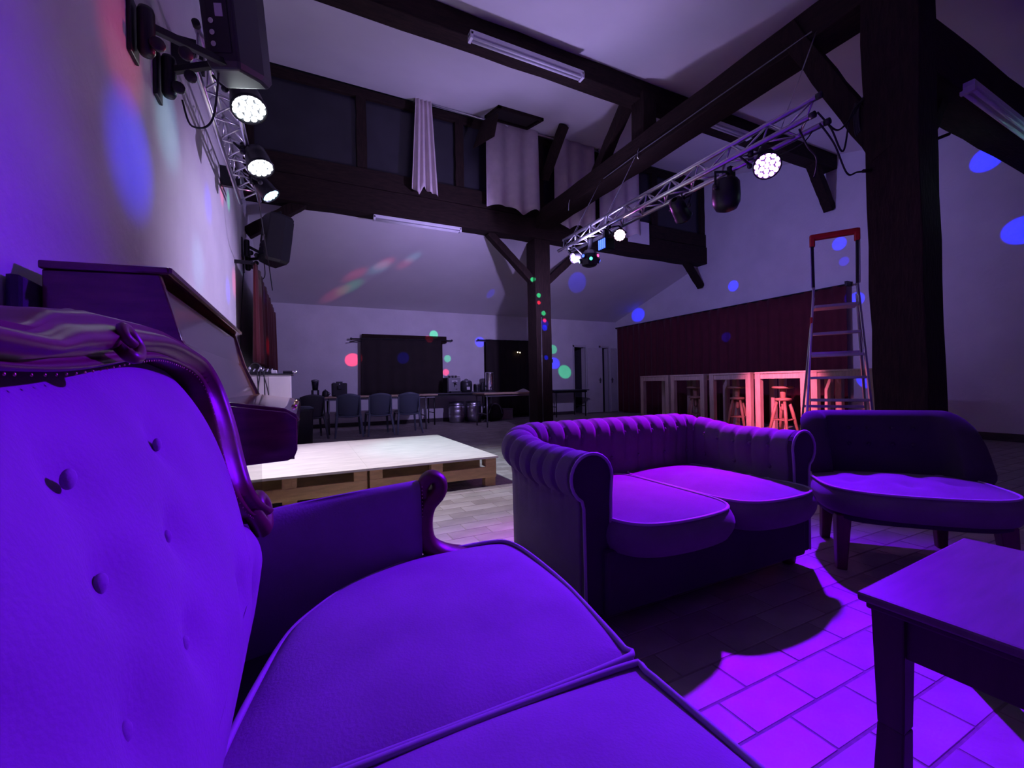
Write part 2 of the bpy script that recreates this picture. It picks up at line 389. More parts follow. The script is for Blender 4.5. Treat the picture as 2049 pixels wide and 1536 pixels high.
# central post
cp = thing('timber_post', 'dark timber post in mid room carrying the main cross beam', 'post', (4.22, 7.36, 0))
timber('post_shaft', '', (4.23, 7.36, 0), (4.22, 7.36, 3.71), .34, .34, 'timber', parent=cp, up=(1, 0, 0))
timber('brace', '', (3.16, 7.36, 3.74), (4.10, 7.36, 2.90), .15, .13, 'timber', parent=cp)
timber('brace', '', (5.30, 7.36, 3.74), (4.36, 7.36, 2.90), .15, .13, 'timber', parent=cp)
P('socket', MB().box(4.40, 4.47, 7.28, 7.33, 1.33, 1.40), 'black_plastic', cp, bevel=.006)
P('conduit', MB().tube([(4.16, 7.18, 0.02), (4.16, 7.18, 2.2)], .008), 'grey_metal', cp, smooth=True)
# near right post
rp = thing('timber_post', 'massive dark timber post at right behind the low tufted armchair', 'post', (4.26, 1.66, 0))
timber('post_shaft', '', (4.30, 1.66, 0), (4.20, 1.66, 3.92), .34, .32, 'timber', parent=rp, up=(1, 0, 0), jit=.012, segs=12)
timber('brace', '', (4.12, 2.42, 4.15), (4.14, 1.72, 2.66), .16, .13, 'timber', parent=rp, up=(1, 0, 0))
timber('brace', '', (4.40, 1.66, 2.55), (4.90, 1.66, 3.25), .10, .09, 'timber', parent=rp, up=(0, 1, 0))
P('peg', MB().tube([(4.10, 1.80, 2.57), (3.98, 1.80, 2.54)], .014), 'timber', rp); P('peg', MB().tube([(4.40, 1.52, 2.74), (4.52, 1.48, 2.79)], .012), 'timber', rp)
# main cross beam, along X
mbm = thing('main_beam', 'long dark timber cross beam spanning the room under glazed panels', 'beam', (4.0, 7.36, 3.72))
timber('beam', '', (XL, 7.36, 3.92), (XR, 7.36, 3.92), .34, .40, 'timber_h', parent=mbm, segs=24)
timber('wall_brace', '', (0.05, 7.36, 3.78), (XL + .02, 7.36, 3.20), .15, .15, 'timber', parent=mbm)
timber('wall_brace', '', (8.25, 7.36, 3.78), (XR - .02, 7.36, 3.20), .14, .13, 'timber', parent=mbm)
timber('sill_board', '', (XL, 7.34, 4.28), (XR, 7.34, 4.28), .26, .30, 'timber_h', parent=mbm, segs=16)
# glazed partition above
gp = thing('glazed_partition', 'row of dark glazed panels standing on the main cross beam', 'partition', (4.0, 7.30, 4.43))
mull = [XL + .06, 0.92, 2.58, 4.22, 5.75, 7.2, XR - .06]
for x in mull: timber('mullion', '', (x, 7.30, 4.43), (x, 7.30, hf(7.2) - .02), .16, .12, 'timber', parent=gp, up=(0, 1, 0), segs=6)
timber('top_rail', '', (XL, 7.29, 5.66), (XR, 7.29, 5.66), .10, .14, 'timber_h', parent=gp, segs=14)
for a, b in zip(mull[:-1], mull[1:]):
    P('pane', MB().box(a + .07, b - .07, 7.305, 7.32, 4.43, 5.60), 'pane_dark', gp)
# tie beam, along Y
tb = thing('tie_beam', 'dark timber tie beam running from mid post to near right post', 'beam', (4.24, 4.4, 3.92))
timber('beam', '', (4.24, 7.20, 4.06), (4.24, 1.10, 4.06), .32, .29, 'timber_y', parent=tb, segs=22)
timber('king_post', '', (4.25, 4.45, 4.18), (4.25, 4.45, 4.80), .24, .24, 'timber', parent=tb, segs=4, up=(1, 0, 0))
timber('strut', '', (4.25, 4.70, 4.98), (4.25, 5.62, 4.10), .16, .15, 'timber', parent=tb, up=(1, 0, 0))
timber('strut', '', (4.25, 6.40, 5.50), (4.25, 7.12, 4.86), .15, .14, 'timber', parent=tb, up=(1, 0, 0))
P('hook', MB().tube([(4.07, 4.36, 4.02), (4.05, 4.36, 3.98), (4.04, 4.36, 3.9), (4.06, 4.36, 3.88)], .008), 'steel', tb); P('hook', MB().tube([(4.07, 6.0, 3.98), (4.05, 6.0, 3.92), (4.04, 6.0, 3.8)], .008), 'steel', tb)
P('cable', MB().tube([(4.06, 2.2, 3.96), (4.06, 4.36, 3.96), (4.06, 5.1, 3.94)], .006), 'grey_metal', tb)
# purlin
pu = thing('purlin', 'dark timber purlin under the sloping front ceiling with short king post', 'beam', (4.0, 4.5, 4.6))
timber('beam', '', (XL, 4.50, 4.85), (XR, 4.50, 4.85), .24, .25, 'timber_h', parent=pu, segs=22)
timber('wall_brace', '', (8.22, 4.50, 4.78), (XR - .02, 4.50, 4.02), .16, .15, 'timber', parent=pu)
# near right beam
nb = thing('cross_beam', 'dark timber beam going off to the right from near post', 'beam', (6.5, 1.66, 3.2))
timber('beam', '', (4.35, 1.66, 3.45), (XR, 1.66, 3.40), .32, .42, 'timber_h', parent=nb, segs=12)
# roof hatch in front ceiling
def onceil(x, y, d): return (x, y, hf(y) - d)
rh = thing('roof_hatch', 'dark timber lined roof hatch in ceiling above the hung beige curtain', 'hatch', (3.4, 6.7, hf(6.7)))
hx0, hx1, hy0, hy1 = 2.98, 3.84, 6.42, 7.02
mb = MB()
for (a, b, c, d) in ((hx0, hx1, hy0, hy0 + .05), (hx0, hx1, hy1 - .05, hy1), (hx0, hx0 + .05, hy0, hy1), (hx1 - .05, hx1, hy0, hy1)):
    mb.add([onceil(a, c, .05), onceil(b, c, .05), onceil(b, d, .05), onceil(a, d, .05), onceil(a, c, -.02), onceil(b, c, -.02), onceil(b, d, -.02), onceil(a, d, -.02)],
           [(0, 3, 2, 1), (4, 5, 6, 7), (0, 1, 5, 4), (1, 2, 6, 5), (2, 3, 7, 6), (3, 0, 4, 7)])
P('frame', mb, 'timber', rh)
P('hatch_panel', MB().add([onceil(hx0, hy0, .012), onceil(hx1, hy0, .012), onceil(hx1, hy1, .012), onceil(hx0, hy1, .012)], [(0, 1, 2, 3)]), 'black_cloth', rh)
P('flap', MB().add([(2.96, 7.02, 5.6), (3.0, 6.45, 5.42), (2.98, 6.6, 5.1), (2.78, 7.05, 5.08), (2.94, 7.04, 5.6), (2.98, 6.47, 5.42), (2.96, 6.62, 5.1), (2.76, 7.07, 5.08)],
                   [(0, 1, 2, 3), (7, 6, 5, 4), (0, 4, 5, 1), (1, 5, 6, 2), (2, 6, 7, 3), (3, 7, 4, 0)]), 'timber', rh)

# ------------------------------------------------------------------ curtains
def curtain_mesh(p0, p1, z0, z1, waves, amp, nrm, thick=0.006, nz=10, flare=0.0, bot=None, top=None, seed=1):
    rnd = random.Random(seed); p0 = Vector(p0); p1 = Vector(p1); n = Vector(nrm); nu = max(24, int(waves * 10)); ph = [rnd.uniform(-.6, .6) for _ in range(int(waves) + 3)]
    L = (p1 - p0).length; mid = (p0 + p1) / 2
    def surf(u, w, off):
        k = u * waves; a = amp * (0.55 + 0.6 * w)
        d = math.sin(2 * PI * k + ph[int(k)] * math.sin(PI * (k % 1))) * a + .35 * a * math.sin(2 * PI * k * .37 + seed)
        q = p0.lerp(p1, u); q = mid + (q - mid) * (1 + flare * (w - .3))
        zt = z1 + (top(u) if top else 0); zb = z0 + (bot(u) if bot else 0)
        return q + n * (d + off) + Vector((0, 0, lerp(zt, zb, w)))
    m = MB(); m.grid(lambda u, w: surf(u, w, 0), nu, nz); m.grid(lambda u, w: surf(u, w, -thick), nu, nz)
    # rim
    a = len(m.v) // 2
    for j in range(nz - 1): m.f.append((j, j + 1, a + j + 1, a + j)); b = (nu - 1) * nz; m.f.append((b + j, a + b + j, a + b + j + 1, b + j + 1))
    for i in range(nu - 1): m.f.append((i * nz, a + i * nz, a + (i + 1) * nz, (i + 1) * nz)); q = nz - 1; m.f.append((i * nz + q, (i + 1) * nz + q, a + (i + 1) * nz + q, a + i * nz + q))
    return m
# beige curtains on the partition rail
rail = thing('curtain_rail', 'thin pale curtain rail along top of the glazed partition', 'curtain rail', (4.2, 7.12, 5.68))
P('rail', MB().tube([(1.78, 7.12, 5.70), (6.70, 7.12, 5.66)], .016), 'alu', rail, smooth=True)
P('bracket', MB().box(1.76, 1.80, 7.10, 7.24, 5.67, 5.73), 'alu', rail); P('bracket', MB().box(6.6, 6.64, 7.10, 7.24, 5.63, 5.69), 'alu', rail)
G = 'beige curtains on partition rail'
for lab, x0, x1, z0, wv, am, fl_, sd in (
    ('beige curtain bunched narrow, hanging leftmost on the partition rail', 1.74, 2.06, 4.18, 4, .035, .55, 3),
    ('wide wavy beige curtain below the roof hatch', 3.02, 4.10, 4.15, 3, .05, .03, 5),
    ('beige curtain right of mid post, behind the slanting strut', 4.46, 5.42, 4.02, 3, .04, .02, 8),
    ('rightmost beige curtain on the rail, behind the lighting truss', 5.52, 6.58, 4.05, 3, .04, .02, 11)):
    c = thing('hung_curtain', lab, 'curtain', ((x0 + x1) / 2, 7.12, z0), group=G)
    P('cloth', curtain_mesh((x0, 7.08, 0), (x1, 7.08, 0), z0, 5.74, wv, am, (0, 1, 0), flare=fl_, nz=14, seed=sd, bot=lambda u, s=sd: .05 * math.sin(u * 9 + s) + .03 * math.sin(u * 17)), 'beige_cloth', c, smooth=True)
    for k in range(4):
        xx = lerp(x0 + .03, x1 - .03, k / 3); P('ring', MB().tube([(xx, 7.12 + .03 * math.cos(t), 5.69 + .03 * math.sin(t)) for t in [2 * PI * i / 10 for i in range(10)]], .005, 6, closed=True), 'steel', c)
# maroon wall curtain on the right
mc = thing('wall_curtain', 'long dark maroon curtain covering the right wall behind bar tables', 'curtain', (8.66, 7.2, 0))
P('cloth', curtain_mesh((8.66, 4.20, 0), (8.66, 10.35, 0), 0.03, 2.56, 26, .03, (1, 0, 0), nz=8, seed=4, top=lambda u: .018 * abs(math.sin(u * PI * 21))), 'maroon', mc, smooth=True)
P('rod', MB().tube([(8.66, 4.14, 2.57), (8.66, 10.42, 2.57)], .016), 'black_metal', mc)
P('bracket', MB().box(8.64, 8.80, 4.18, 4.22, 2.55, 2.63), 'black_metal', mc); P('bracket', MB().box(8.64, 8.80, 10.33, 10.37, 2.53, 2.58), 'black_metal', mc)
# red curtain on the left wall
rc = thing('wall_curtain', 'bright red curtain on left wall behind the white cabinet', 'curtain', (-.52, 8.2, 1.25))
P('cloth', curtain_mesh((-.51, 6.15, 0), (-.51, 10.3, 0), 1.25, 2.47, 13, .035, (-1, 0, 0), nz=10, seed=6, top=lambda u: .03 * abs(math.sin(u * PI * 13))), 'red_velvet', rc, smooth=True)
P('rod', MB().tube([(-.53, 6.1, 2.47), (-.53, 10.4, 2.47)], .015), 'black_metal', rc)
P('bracket', MB().box(-.72, -.52, 6.13, 6.16, 2.45, 2.49), 'black_metal', rc); P('bracket', MB().box(-.72, -.52, 10.32, 10.35, 2.45, 2.49), 'black_metal', rc)
# windows on the back wall, each behind a black cloth
for n, (x0, x1, z0, z1) in enumerate(((1.30, 3.15, .75, 1.95), (4.42, 5.95, .10, 2.0))):
    w = MB(); w.box(x0 - .06, x0, YB - .03, YB, z0, z1); w.box(x1, x1 + .06, YB - .03, YB, z0, z1); w.box(x0 - .06, x1 + .06, YB - .03, YB, z1, z1 + .06); w.box(x0 - .06, x1 + .06, YB - .03, YB, z0 - .06, z0)
    wn = struct('window_%d' % (n + 1), w, 'timber_h')
    P('pane', MB().box(x0, x1, YB - .015, YB - .005, z0, z1), 'glass_dark', wn)
w1 = thing('window_curtain', 'black cloth hanging over the left back window behind plastic chairs', 'curtain', (2.2, 10.45, .7))
P('cloth', curtain_mesh((1.22, 10.47, 0), (3.16, 10.47, 0), .69, 2.06, 7, .012, (0, 1, 0), seed=2, nz=8, flare=.02, bot=lambda u: -.02 * u), 'black_cloth', w1, smooth=True)
P('rod', MB().tube([(1.02, 10.47, 2.03), (3.42, 10.47, 2.05)], .014), 'black_metal', w1); P('rod', MB().tube([(.98, 10.45, 1.95), (1.12, 10.45, 1.98), (1.25, 10.45, 1.97)], .012), 'black_metal', w1)
for q in ((1.02, 10.47, 2.03), (3.43, 10.47, 2.05)): P('finial', MB().sphere(q, .028), 'black_metal', w1, smooth=True)
P('pelmet_box', MB().box(1.26, 3.30, 10.49, 10.58, 1.98, 2.15), 'timber_h', w1, bevel=.005)
w2 = thing('window_curtain', 'black cloth hanging over the right back window beside the mid post', 'curtain', (5.2, 10.45, .2))
P('cloth', curtain_mesh((4.36, 10.47, 0), (5.98, 10.47, 0), .12, 2.11, 8, .015, (0, 1, 0), seed=9, nz=8), 'black_cloth', w2, smooth=True)
P('rod', MB().tube([(4.15, 10.47, 2.09), (6.2, 10.47, 2.09)], .014), 'black_metal', w2)
for q in ((4.15, 10.47, 2.09), (6.2, 10.47, 2.09)): P('finial', MB().sphere(q, .026), 'black_metal', w2, smooth=True)
fb = thing('wall_lamp', 'tiny amber twin bulb lamp glowing before the right back window', 'lamp', (5.3, 10.42, 1.78))
P('bulb', MB().sphere((5.27, 10.40, 1.78), .016), 'led_amber', fb, smooth=True); P('bulb', MB().sphere((5.34, 10.40, 1.77), .014), 'led_amber', fb, smooth=True)
P('holder', MB().box(5.24, 5.37, 10.41, 10.44, 1.79, 1.82), 'black_plastic', fb)

# ------------------------------------------------------------------ fluorescent battens
def batten(label, p0, p1):
    p0, p1 = Vector(p0), Vector(p1); c = (p0 + p1) / 2
    t = thing('fluorescent_batten', label, 'light fixture', tuple(c), group='unlit fluorescent battens')
    P('housing', MB().bar(p0 + Vector((0, 0, .05)), p1 + Vector((0, 0, .05)), .09, .05), 'tube_white', t, bevel=.006)
    d = (p1 - p0).normalized(); sd = Vector((-d.y, d.x, 0)) * .025
    for s in (-1, 1): P('tube', MB().tube([p0 + d * .04 + sd * s, p1 - d * .04 + sd * s], .014), 'tube_white', t, smooth=True)
    P('end_cap', MB().bar(p0 + Vector((0, 0, .02)), p0 + d * .03 + Vector((0, 0, .02)), .09, .07), 'tube_white', t); P('end_cap', MB().bar(p1 - d * .03 + Vector((0, 0, .02)), p1 + Vector((0, 0, .02)), .09, .07), 'tube_white', t)
batten('unlit fluorescent batten under the main cross beam', (1.08, 7.25, 3.64), (2.58, 7.25, 3.64))
batten('unlit fluorescent batten on the purlin, left of the tie beam', (1.68, 4.34, 4.66), (3.16, 4.34, 4.66))
batten('unlit fluorescent batten on the purlin, right of the tie beam', (4.95, 4.34, 4.66), (6.3, 4.34, 4.66))
batten('unlit fluorescent batten under the beam right of the near post', (4.86, 1.48, 3.22), (6.30, 1.48, 3.16))

# ------------------------------------------------------------------ lighting trusses
def truss(label, chords, y0, y1, pitch, rt=.022, rb=.009, off=None):
    # chords: three (x, z) corners of a triangular truss that runs along Y
    t = thing('lighting_truss', label, 'truss', (chords[0][0], (y0 + y1) / 2, chords[0][1]))
    for (x, z) in chords: P('chord', MB().tube([(x, y0, z), (x, y1, z)], rt, 12), 'alu', t, smooth=True)
    n = int(round((y1 - y0) / pitch)); pairs = ((0, 1), (0, 2), (1, 2))
    for a, b in pairs:
        for i in range(n):
            ya = y0 + .04 + i * pitch; yb = ya + pitch / 2; yc = min(ya + pitch, y1 - .02)
            A, B = chords[a], chords[b]
            P('lattice_bar', MB().tube([(A[0], ya, A[1]), (B[0], yb, B[1])], rb, 6), 'alu', t, smooth=True)
            P('lattice_bar', MB().tube([(B[0], yb, B[1]), (A[0], yc, A[1])], rb, 6), 'alu', t, smooth=True)
    for (x, z) in chords: P('end_plug', MB().tube([(x, y0 - .015, z), (x, y0 + .02, z)], rt * 1.12, 10), 'black_plastic', t, smooth=True)
    return t
tr = truss('aluminium lighting truss hung along the tie beam with violet lamps', [(3.50, 3.03), (3.41, 2.86), (3.60, 2.86)], 1.85, 5.35, .35)
for yy in (2.1, 4.36, 5.1): P('hanging_wire', MB().tube([(3.50, yy, 3.03), (4.05, yy + .05, 3.93)], .004, 5), 'steel', tr); P('hanging_wire', MB().tube([(3.46, yy + .02, 2.9), (4.05, yy + .06, 3.93)], .003, 5), 'steel', tr)
tl = truss('aluminium lighting truss fixed along the left wall with white lamps', [(-.55, 3.16), (-.58, 2.97), (-.40, 3.02)], 3.19, 5.55, .32, rt=.02, rb=.008)
for yy in (3.4, 5.2): P('wall_bracket', MB().box(-.72, -.55, yy, yy + .05, 3.0, 3.2), 'black_metal', tl)

# ------------------------------------------------------------------ stage lamps
def par(label, lens_c, aim, hang, tilt=None, r=.10, depth=.22, led='led_white', nled=19, col=COOL, power=200, deg=80, blend=.6, body='black_metal', cat='stage lamp', group=None, light=True):
    c = Vector(lens_c); d = (Vector(tilt or aim) - c).normalized(); la = (Vector(aim) - c).normalized()
    t = thing('par_can', label, cat, tuple(c), group=group)
    bk = -depth
    P('housing', MB().lathe([(r * .35, bk), (r * .8, bk + .02), (r * .95, bk * .45), (r, 0.0), (r * 1.08, .012), (r * 1.08, .03), (r * .98, .03), (r * .96, .004), (.001, .002)], c, 24, d, caps=False), body, t, smooth=True)
    ln = MB(); a = d.orthogonal().normalized(); b = d.cross(a)
    rings = [(0, 1), (.42, 6), (.80, 12)] if nled > 7 else [(0, 1), (.62, 6)]
    rr = r * (.182 if nled > 7 else .31)
    for q, n in rings:
        for k in range(n):
            an = 2 * PI * k / n; pc = c + d * .008 + (a * math.cos(an) + b * math.sin(an)) * (q * r)
            ln.lathe([(rr, 0), (rr, .008), (rr * .6, .012)], pc, 10, d)
    P('led_lens', ln, led, t)
    P('lens_plate', MB().lathe([(r * .95, .0), (r * .95, .006)], c, 20, d), 'black_satin', t)
    # yoke and clamp to the chord above
    side = d.cross(Vector((0, 0, 1)))
    side = side.normalized() if side.length > .1 else Vector((0, 1, 0))
    m = c + d * (bk * .45); top = Vector(hang)
    P('yoke', MB().tube([m + side * (r * 1.15), m + side * (r * 1.15) + (top - m) * .72, top - Vector((0, 0, .05)), m - side * (r * 1.15) + (top - m) * .72, m - side * (r * 1.15)], .010, 6), 'black_metal', t, smooth=True)
    P('clamp', MB().tube([top - Vector((0, 0, .06)), top + Vector((0, 0, .01))], .022, 8).tube([top + Vector((.026 * math.cos(x), 0, .026 * math.sin(x))) for x in [2 * PI * i / 12 for i in range(12)]], .010, 6, closed=True), 'black_metal', t, smooth=True)
    P('knob', MB().sphere(m + side * (r * 1.25), .022), 'black_plastic', t, smooth=True)
    if light: spot('lamp_light', tuple(c + d * .06), tuple(c + d * .06 + la * 2), col, power, deg, blend, .05, t)
    return t
vl = par('big lit violet stage lamp at the near end of hanging truss', (3.50, 2.26, 2.70), (0.9, .35, .35), (3.44, 2.36, 2.87), r=.098, led='led_violet', col=VIOLET, power=VIOLET_W, deg=86, blend=.8)
par('lit pinkish stage lamp halfway along the hanging truss', (3.48, 4.08, 2.70), (1.0, 1.3, .8), (3.42, 4.2, 2.87), r=.068, led='led_pink', col=LAV, power=LAV_W, deg=140, blend=.8)
par('lit violet white stage lamp at the far end of hanging truss', (3.47, 5.03, 2.68), (-.7, 5.0, 1.6), (3.42, 5.1, 2.87), r=.068, led='led_violet', nled=7, col=WALL, power=WALL_W, deg=58, blend=.9)
spot('lamp_light', (3.42, 2.20, 2.62), (1.35, 1.05, .35), VIOLET, VIOLET_CORE_W, 62, 1.0, .05, vl)
spot('lamp_light', (3.42, 2.20, 2.62), (1.9, 1.92, .6), (1.0, 0.0, .35), MAGENTA_W, 34, .8, .05, vl)
# dark lamp whose back shows, shining pink on the bar tables
par('dark stage lamp seen from behind on truss middle, facing bar tables', (3.62, 3.25, 2.66), (7.0, 4.35, .55), (3.60, 3.22, 2.87), r=.085, led='led_pink', nled=7, col=PINK, power=PINK_W, deg=24, blend=.9)
# unlit round moving lamp
mh = thing('stage_lamp', 'dark round unlit lamp hanging beside the big violet lamp', 'stage lamp', (3.52, 2.66, 2.62))
P('housing', MB().lathe([(.10, .12), (.115, .10), (.12, -.02), (.115, -.08), (.09, -.13), (.04, -.15), (.001, -.152)], (3.52, 2.66, 2.62), 22, caps=False), 'black_metal', mh, smooth=True)
P('top_plate', MB().lathe([(.10, .11), (.10, .125), (.03, .14)], (3.52, 2.66, 2.62), 22), 'black_metal', mh, smooth=True)
P('yoke', MB().tube([(3.38, 2.66, 2.66), (3.38, 2.66, 2.80), (3.52, 2.66, 2.83), (3.66, 2.66, 2.80), (3.66, 2.66, 2.66)], .012, 6), 'black_metal', mh)
P('clamp', MB().box(3.56, 3.63, 2.64, 2.68, 2.80, 2.89), 'black_metal', mh, bevel=.005)
for xx in (3.38, 3.67): P('knob', MB().sphere((xx, 2.66, 2.66), .022), 'black_plastic', mh, smooth=True)
# small lamp with blue louvre
bl = thing('louvred_lamp', 'small lamp with glowing blue louvre slats below the pinkish lamp', 'stage lamp', (3.47, 4.30, 2.66))
P('housing', MB().box(3.42, 3.56, 4.27, 4.42, 2.59, 2.73), 'black_metal', bl, bevel=.01)
for k in range(4): P('louvre_slat', MB().box(3.408, 3.42, 4.282 + k * .036, 4.297 + k * .036, 2.60, 2.72), 'led_blue', bl)
P('clamp', MB().box(3.45, 3.52, 4.33, 4.37, 2.73, 2.86), 'black_metal', bl)
# effect lamp with coloured lenses
E0 = Vector((3.53, 4.76, 2.60))
dl = thing('effect_lamp', 'dark cluster effect lamp with coloured lenses at far end of hanging truss', 'stage lamp', tuple(E0))
P('housing', MB().lathe([(.05, -.11), (.10, -.09), (.12, -.02), (.12, .05), (.07, .11)], E0, 8), 'black_metal', dl)
P('neck', MB().tube([E0 + Vector((0, 0, .1)), E0 + Vector((.03, 0, .27))], .03, 8), 'black_metal', dl)
for k, m in enumerate(('led_blue', 'led_red', 'led_green', 'led_cyan', 'led_blue', 'led_green', 'led_red', 'led_blue')):
    a = 2 * PI * k / 8 + .3; q = Vector((math.cos(a), math.sin(a), -.25 if k % 2 else .1)).normalized(); pc = E0 + q * .115
    P('barrel', MB().lathe([(.034, -.03), (.034, .025), (.028, .025)], pc, 10, q), 'black_plastic', dl)
    P('lens', MB().lathe([(.026, .018), (.018, .030), (.001, .034)], pc, 10, q, caps=False), m, dl, smooth=True)
BLUE, RED, GREEN, CYAN = (.0, .01, 1.0), (1.0, .03, .10), (.03, 1.0, .40), (.15, .75, 1.0)
beams = [  # target on wall, post or ceiling; colour; cone width; relative power
    ((8.8, 2.49, 4.0), BLUE, 3.6, 1.6), ((8.8, 2.17, 2.88), BLUE, 4.0, 1.5), ((8.8, 4.37, 3.36), BLUE, 2.8, 1.5), ((8.8, 4.30, 3.02), BLUE, 2.0, .35),
    ((8.8, 4.11, 2.31), BLUE, 2.8, 1.5), ((8.75, 3.99, .92), BLUE, 3.6, 1.5), ((8.8, 6.51, 3.05), BLUE, 2.8, 1.4), ((8.65, 6.6, 1.9), BLUE, 2.6, 1.2), ((8.8, 9.58, 2.86), BLUE, 3.6, 1.0),
    ((6.0, 8.6, 3.36), BLUE, 6, .5), ((6.55, 10.6, 1.5), BLUE, 3.2, .8), ((4.25, 10.6, 2.05), BLUE, 3.0, .8), ((2.6, 9.2, 3.2), BLUE, 2.4, .9), ((4.1, 9.4, 3.1), BLUE, 2.4, .4),
    ((1.05, 10.6, 1.55), RED, 3.0, .9), ((3.0, 10.6, 2.2), GREEN, 2.4, .5), ((2.85, 10.5, 2.08), RED, 2.2, .7), ((3.3, 10.6, 1.25), RED, 1.8, .6), ((3.35, 10.6, 1.6), GREEN, 2.0, .3), ((6.9, 10.6, 1.25), GREEN, 3.6, .35), ((6.5, 10.6, 1.9), GREEN, 2.6, .3),
    ((4.12, 7.19, 2.62), GREEN, 2.4, 2.2), ((4.12, 7.19, 2.48), RED, 2.0, 2.2), ((4.22, 7.19, 2.28), GREEN, 2.4, 2.0), ((4.24, 7.19, 2.14), RED, 2.0, 2.2), ((4.24, 7.19, 2.00), BLUE, 3.0, 3.0), ((4.26, 7.19, 3.45), BLUE, 2.6, 2.0), ((4.26, 7.19, 1.42), BLUE, 2.0, 2.0),
    ((3.90, 7.30, 3.12), RED, 2.2, 2.4), ((4.04, 7.30, 2.94), GREEN, 2.2, 2.4), ((5.2, 10.45, 1.4), BLUE, 4.0, 1.2), ((2.2, 10.45, 1.6), BLUE, 3.0, 1.0),
    ((1.5, 8.7, 3.35), RED, 4.0, .22), ((2.0, 8.4, 3.44), CYAN, 4.0, .18), ((1.0, 9.2, 3.2), RED, 4.0, .2), ((1.4, 8.9, 3.3), CYAN, 4.5, .16), ((.7, 10.0, 2.95), RED, 4.0, .2), ((.95, 9.7, 3.05), GREEN, 4.0, .16),
    ((-.72, 2.66, 2.05), BLUE, 9.0, .50), ((-.72, 2.55, 2.50), RED, 8.0, .14), ((-.72, 3.30, 2.55), CYAN, 9.0, .14), ((-.72, 4.55, 2.55), BLUE, 6.0, .34), ((-.72, 5.30, 2.95), RED, 4.5, .34), ((-.72, 5.75, 3.05), GREEN, 4.0, .26),
    ((-.72, 4.1, 1.9), CYAN, 8.0, .10), ((-.72, 5.6, 2.0), BLUE, 5.0, .45), ((-.72, 6.1, 2.2), RED, 6.0, .30), ((-.72, 6.8, 2.3), CYAN, 6.0, .34), ((-.72, 7.6, 2.3), BLUE, 5.0, .4), ((-.72, 7.9, 1.5), RED, 4.0, .35),
    ((2.3, 8.2, 3.5), CYAN, 5.0, .16), ((1.9, 8.6, 3.36), RED, 4.0, .16)]
for tg, c, w, p in beams:
    d = (Vector(tg) - E0); q = d.normalized()
    spot('effect_beam', tuple(E0 + q * .20), tg, c, DERBY_W * p * (7.0 if 7.1 < tg[1] < 7.35 and 3.8 < tg[0] < 4.3 else 1.0) * (d.length / 5.0) ** 2, w, 1.0 if tg[0] < 0 or p < .3 else .35, .004, dl)
spot('fill_light', tuple(E0 + Vector((-.05, .16, .0))), (3.3, 9.4, 4.2), (.42, .32, .85), FILL_W * 3.1, 136, 1.0, .06, dl)  # added fill, brightens the back ceiling and wall
spot('fill_light', tuple(E0 + Vector((-.1, -.05, .14))), (2.2, 4.6, 6.0), FILL, FILL_W * .95, 156, .9, .12, dl)  # added fill, brightens the front ceiling and partition
spot('fill_light', tuple(E0 + Vector((.16, .0, .0))), (8.0, 5.6, 3.2), (.30, .24, .95), FILL_W * 1.15, 100, .9, .06, dl)  # added fill, brightens the right wall
# white lamps on the left truss
G = 'white stage lamps on left wall truss'
par('lit white stage lamp nearest on the left wall truss', (-.30, 3.40, 2.84), (.75, 3.85, .0), (-.42, 3.46, 3.02), tilt=(.3, 2.3, .3), r=.105, depth=.16, col=COOL, power=COOL_W * 1.35, deg=72, blend=.5, group=G)
par('second lit white stage lamp on the left wall truss', (-.30, 4.27, 2.84), (.65, 4.0, .3), (-.42, 4.33, 3.02), tilt=(.4, 3.3, .3), r=.10, depth=.18, col=COOL, power=COOL_W, deg=84, blend=.6, group=G)
par('farthest white stage lamp on left wall truss, mostly turned away', (-.27, 5.0, 2.90), (1.6, 4.5, .27), (-.42, 4.96, 3.02), r=.085, depth=.18, led='led_cyan', col=(.35, .85, 1.0), power=COOL_W * .9, deg=46, blend=.8, group=G)
# far right lamp at frame edge
par('lit greenish white lamp at far right on the near cross beam', (6.25, 1.30, 3.02), (3.5, 4.5, 1.0), (6.25, 1.42, 3.22), r=.08, led='led_cyan', nled=7, col=(.5, .8, .8), power=6, deg=110, blend=.8)
# loose cables
def cable(label, pts, r=.007, name='cable'):
    o = P(name, MB().tube(catmull(pts, 8), r, 6), 'cable', smooth=True); return tag(o, label, 'cable')
cable('black cable drooping from truss end to the near right post', [(3.55, 1.88, 2.85), (3.7, 1.86, 2.72), (3.85, 1.85, 2.52), (3.98, 1.84, 2.55), (4.13, 1.82, 2.58)])
cable('black cable zigzagging up from truss end towards coil on post', [(3.56, 1.9, 2.95), (3.68, 1.87, 2.84), (3.80, 1.85, 2.68), (3.90, 1.84, 2.98), (4.08, 1.83, 3.16)])
cable('black cable running flat from truss end plug to post', [(3.60, 1.86, 2.86), (3.74, 1.85, 2.83), (3.92, 1.84, 2.98), (4.10, 1.83, 3.2)])
cable('tangled black cable hanging below the near truss end', [(3.5, 2.0, 2.86), (3.52, 1.95, 2.7), (3.57, 1.92, 2.62), (3.53, 1.9, 2.5), (3.5, 1.9, 2.44)])
cable('thin black cable looping between the two lower truss chords', [(3.6, 1.95, 2.86), (3.54, 2.0, 2.76), (3.5, 2.2, 2.74), (3.46, 2.4, 2.80)], .005)
cl = MB()
for k in range(4): cl.tube([(4.10 + .05 * math.cos(t), 1.86 + .01 * k, 3.02 + (.12 + .01 * k) * math.sin(t)) for t in [2 * PI * i / 18 for i in range(18)]], .007, 6, closed=True)
tag(P('cable_coil', cl, 'cable', smooth=True), 'coiled black cable hung on the near right post', 'cable')
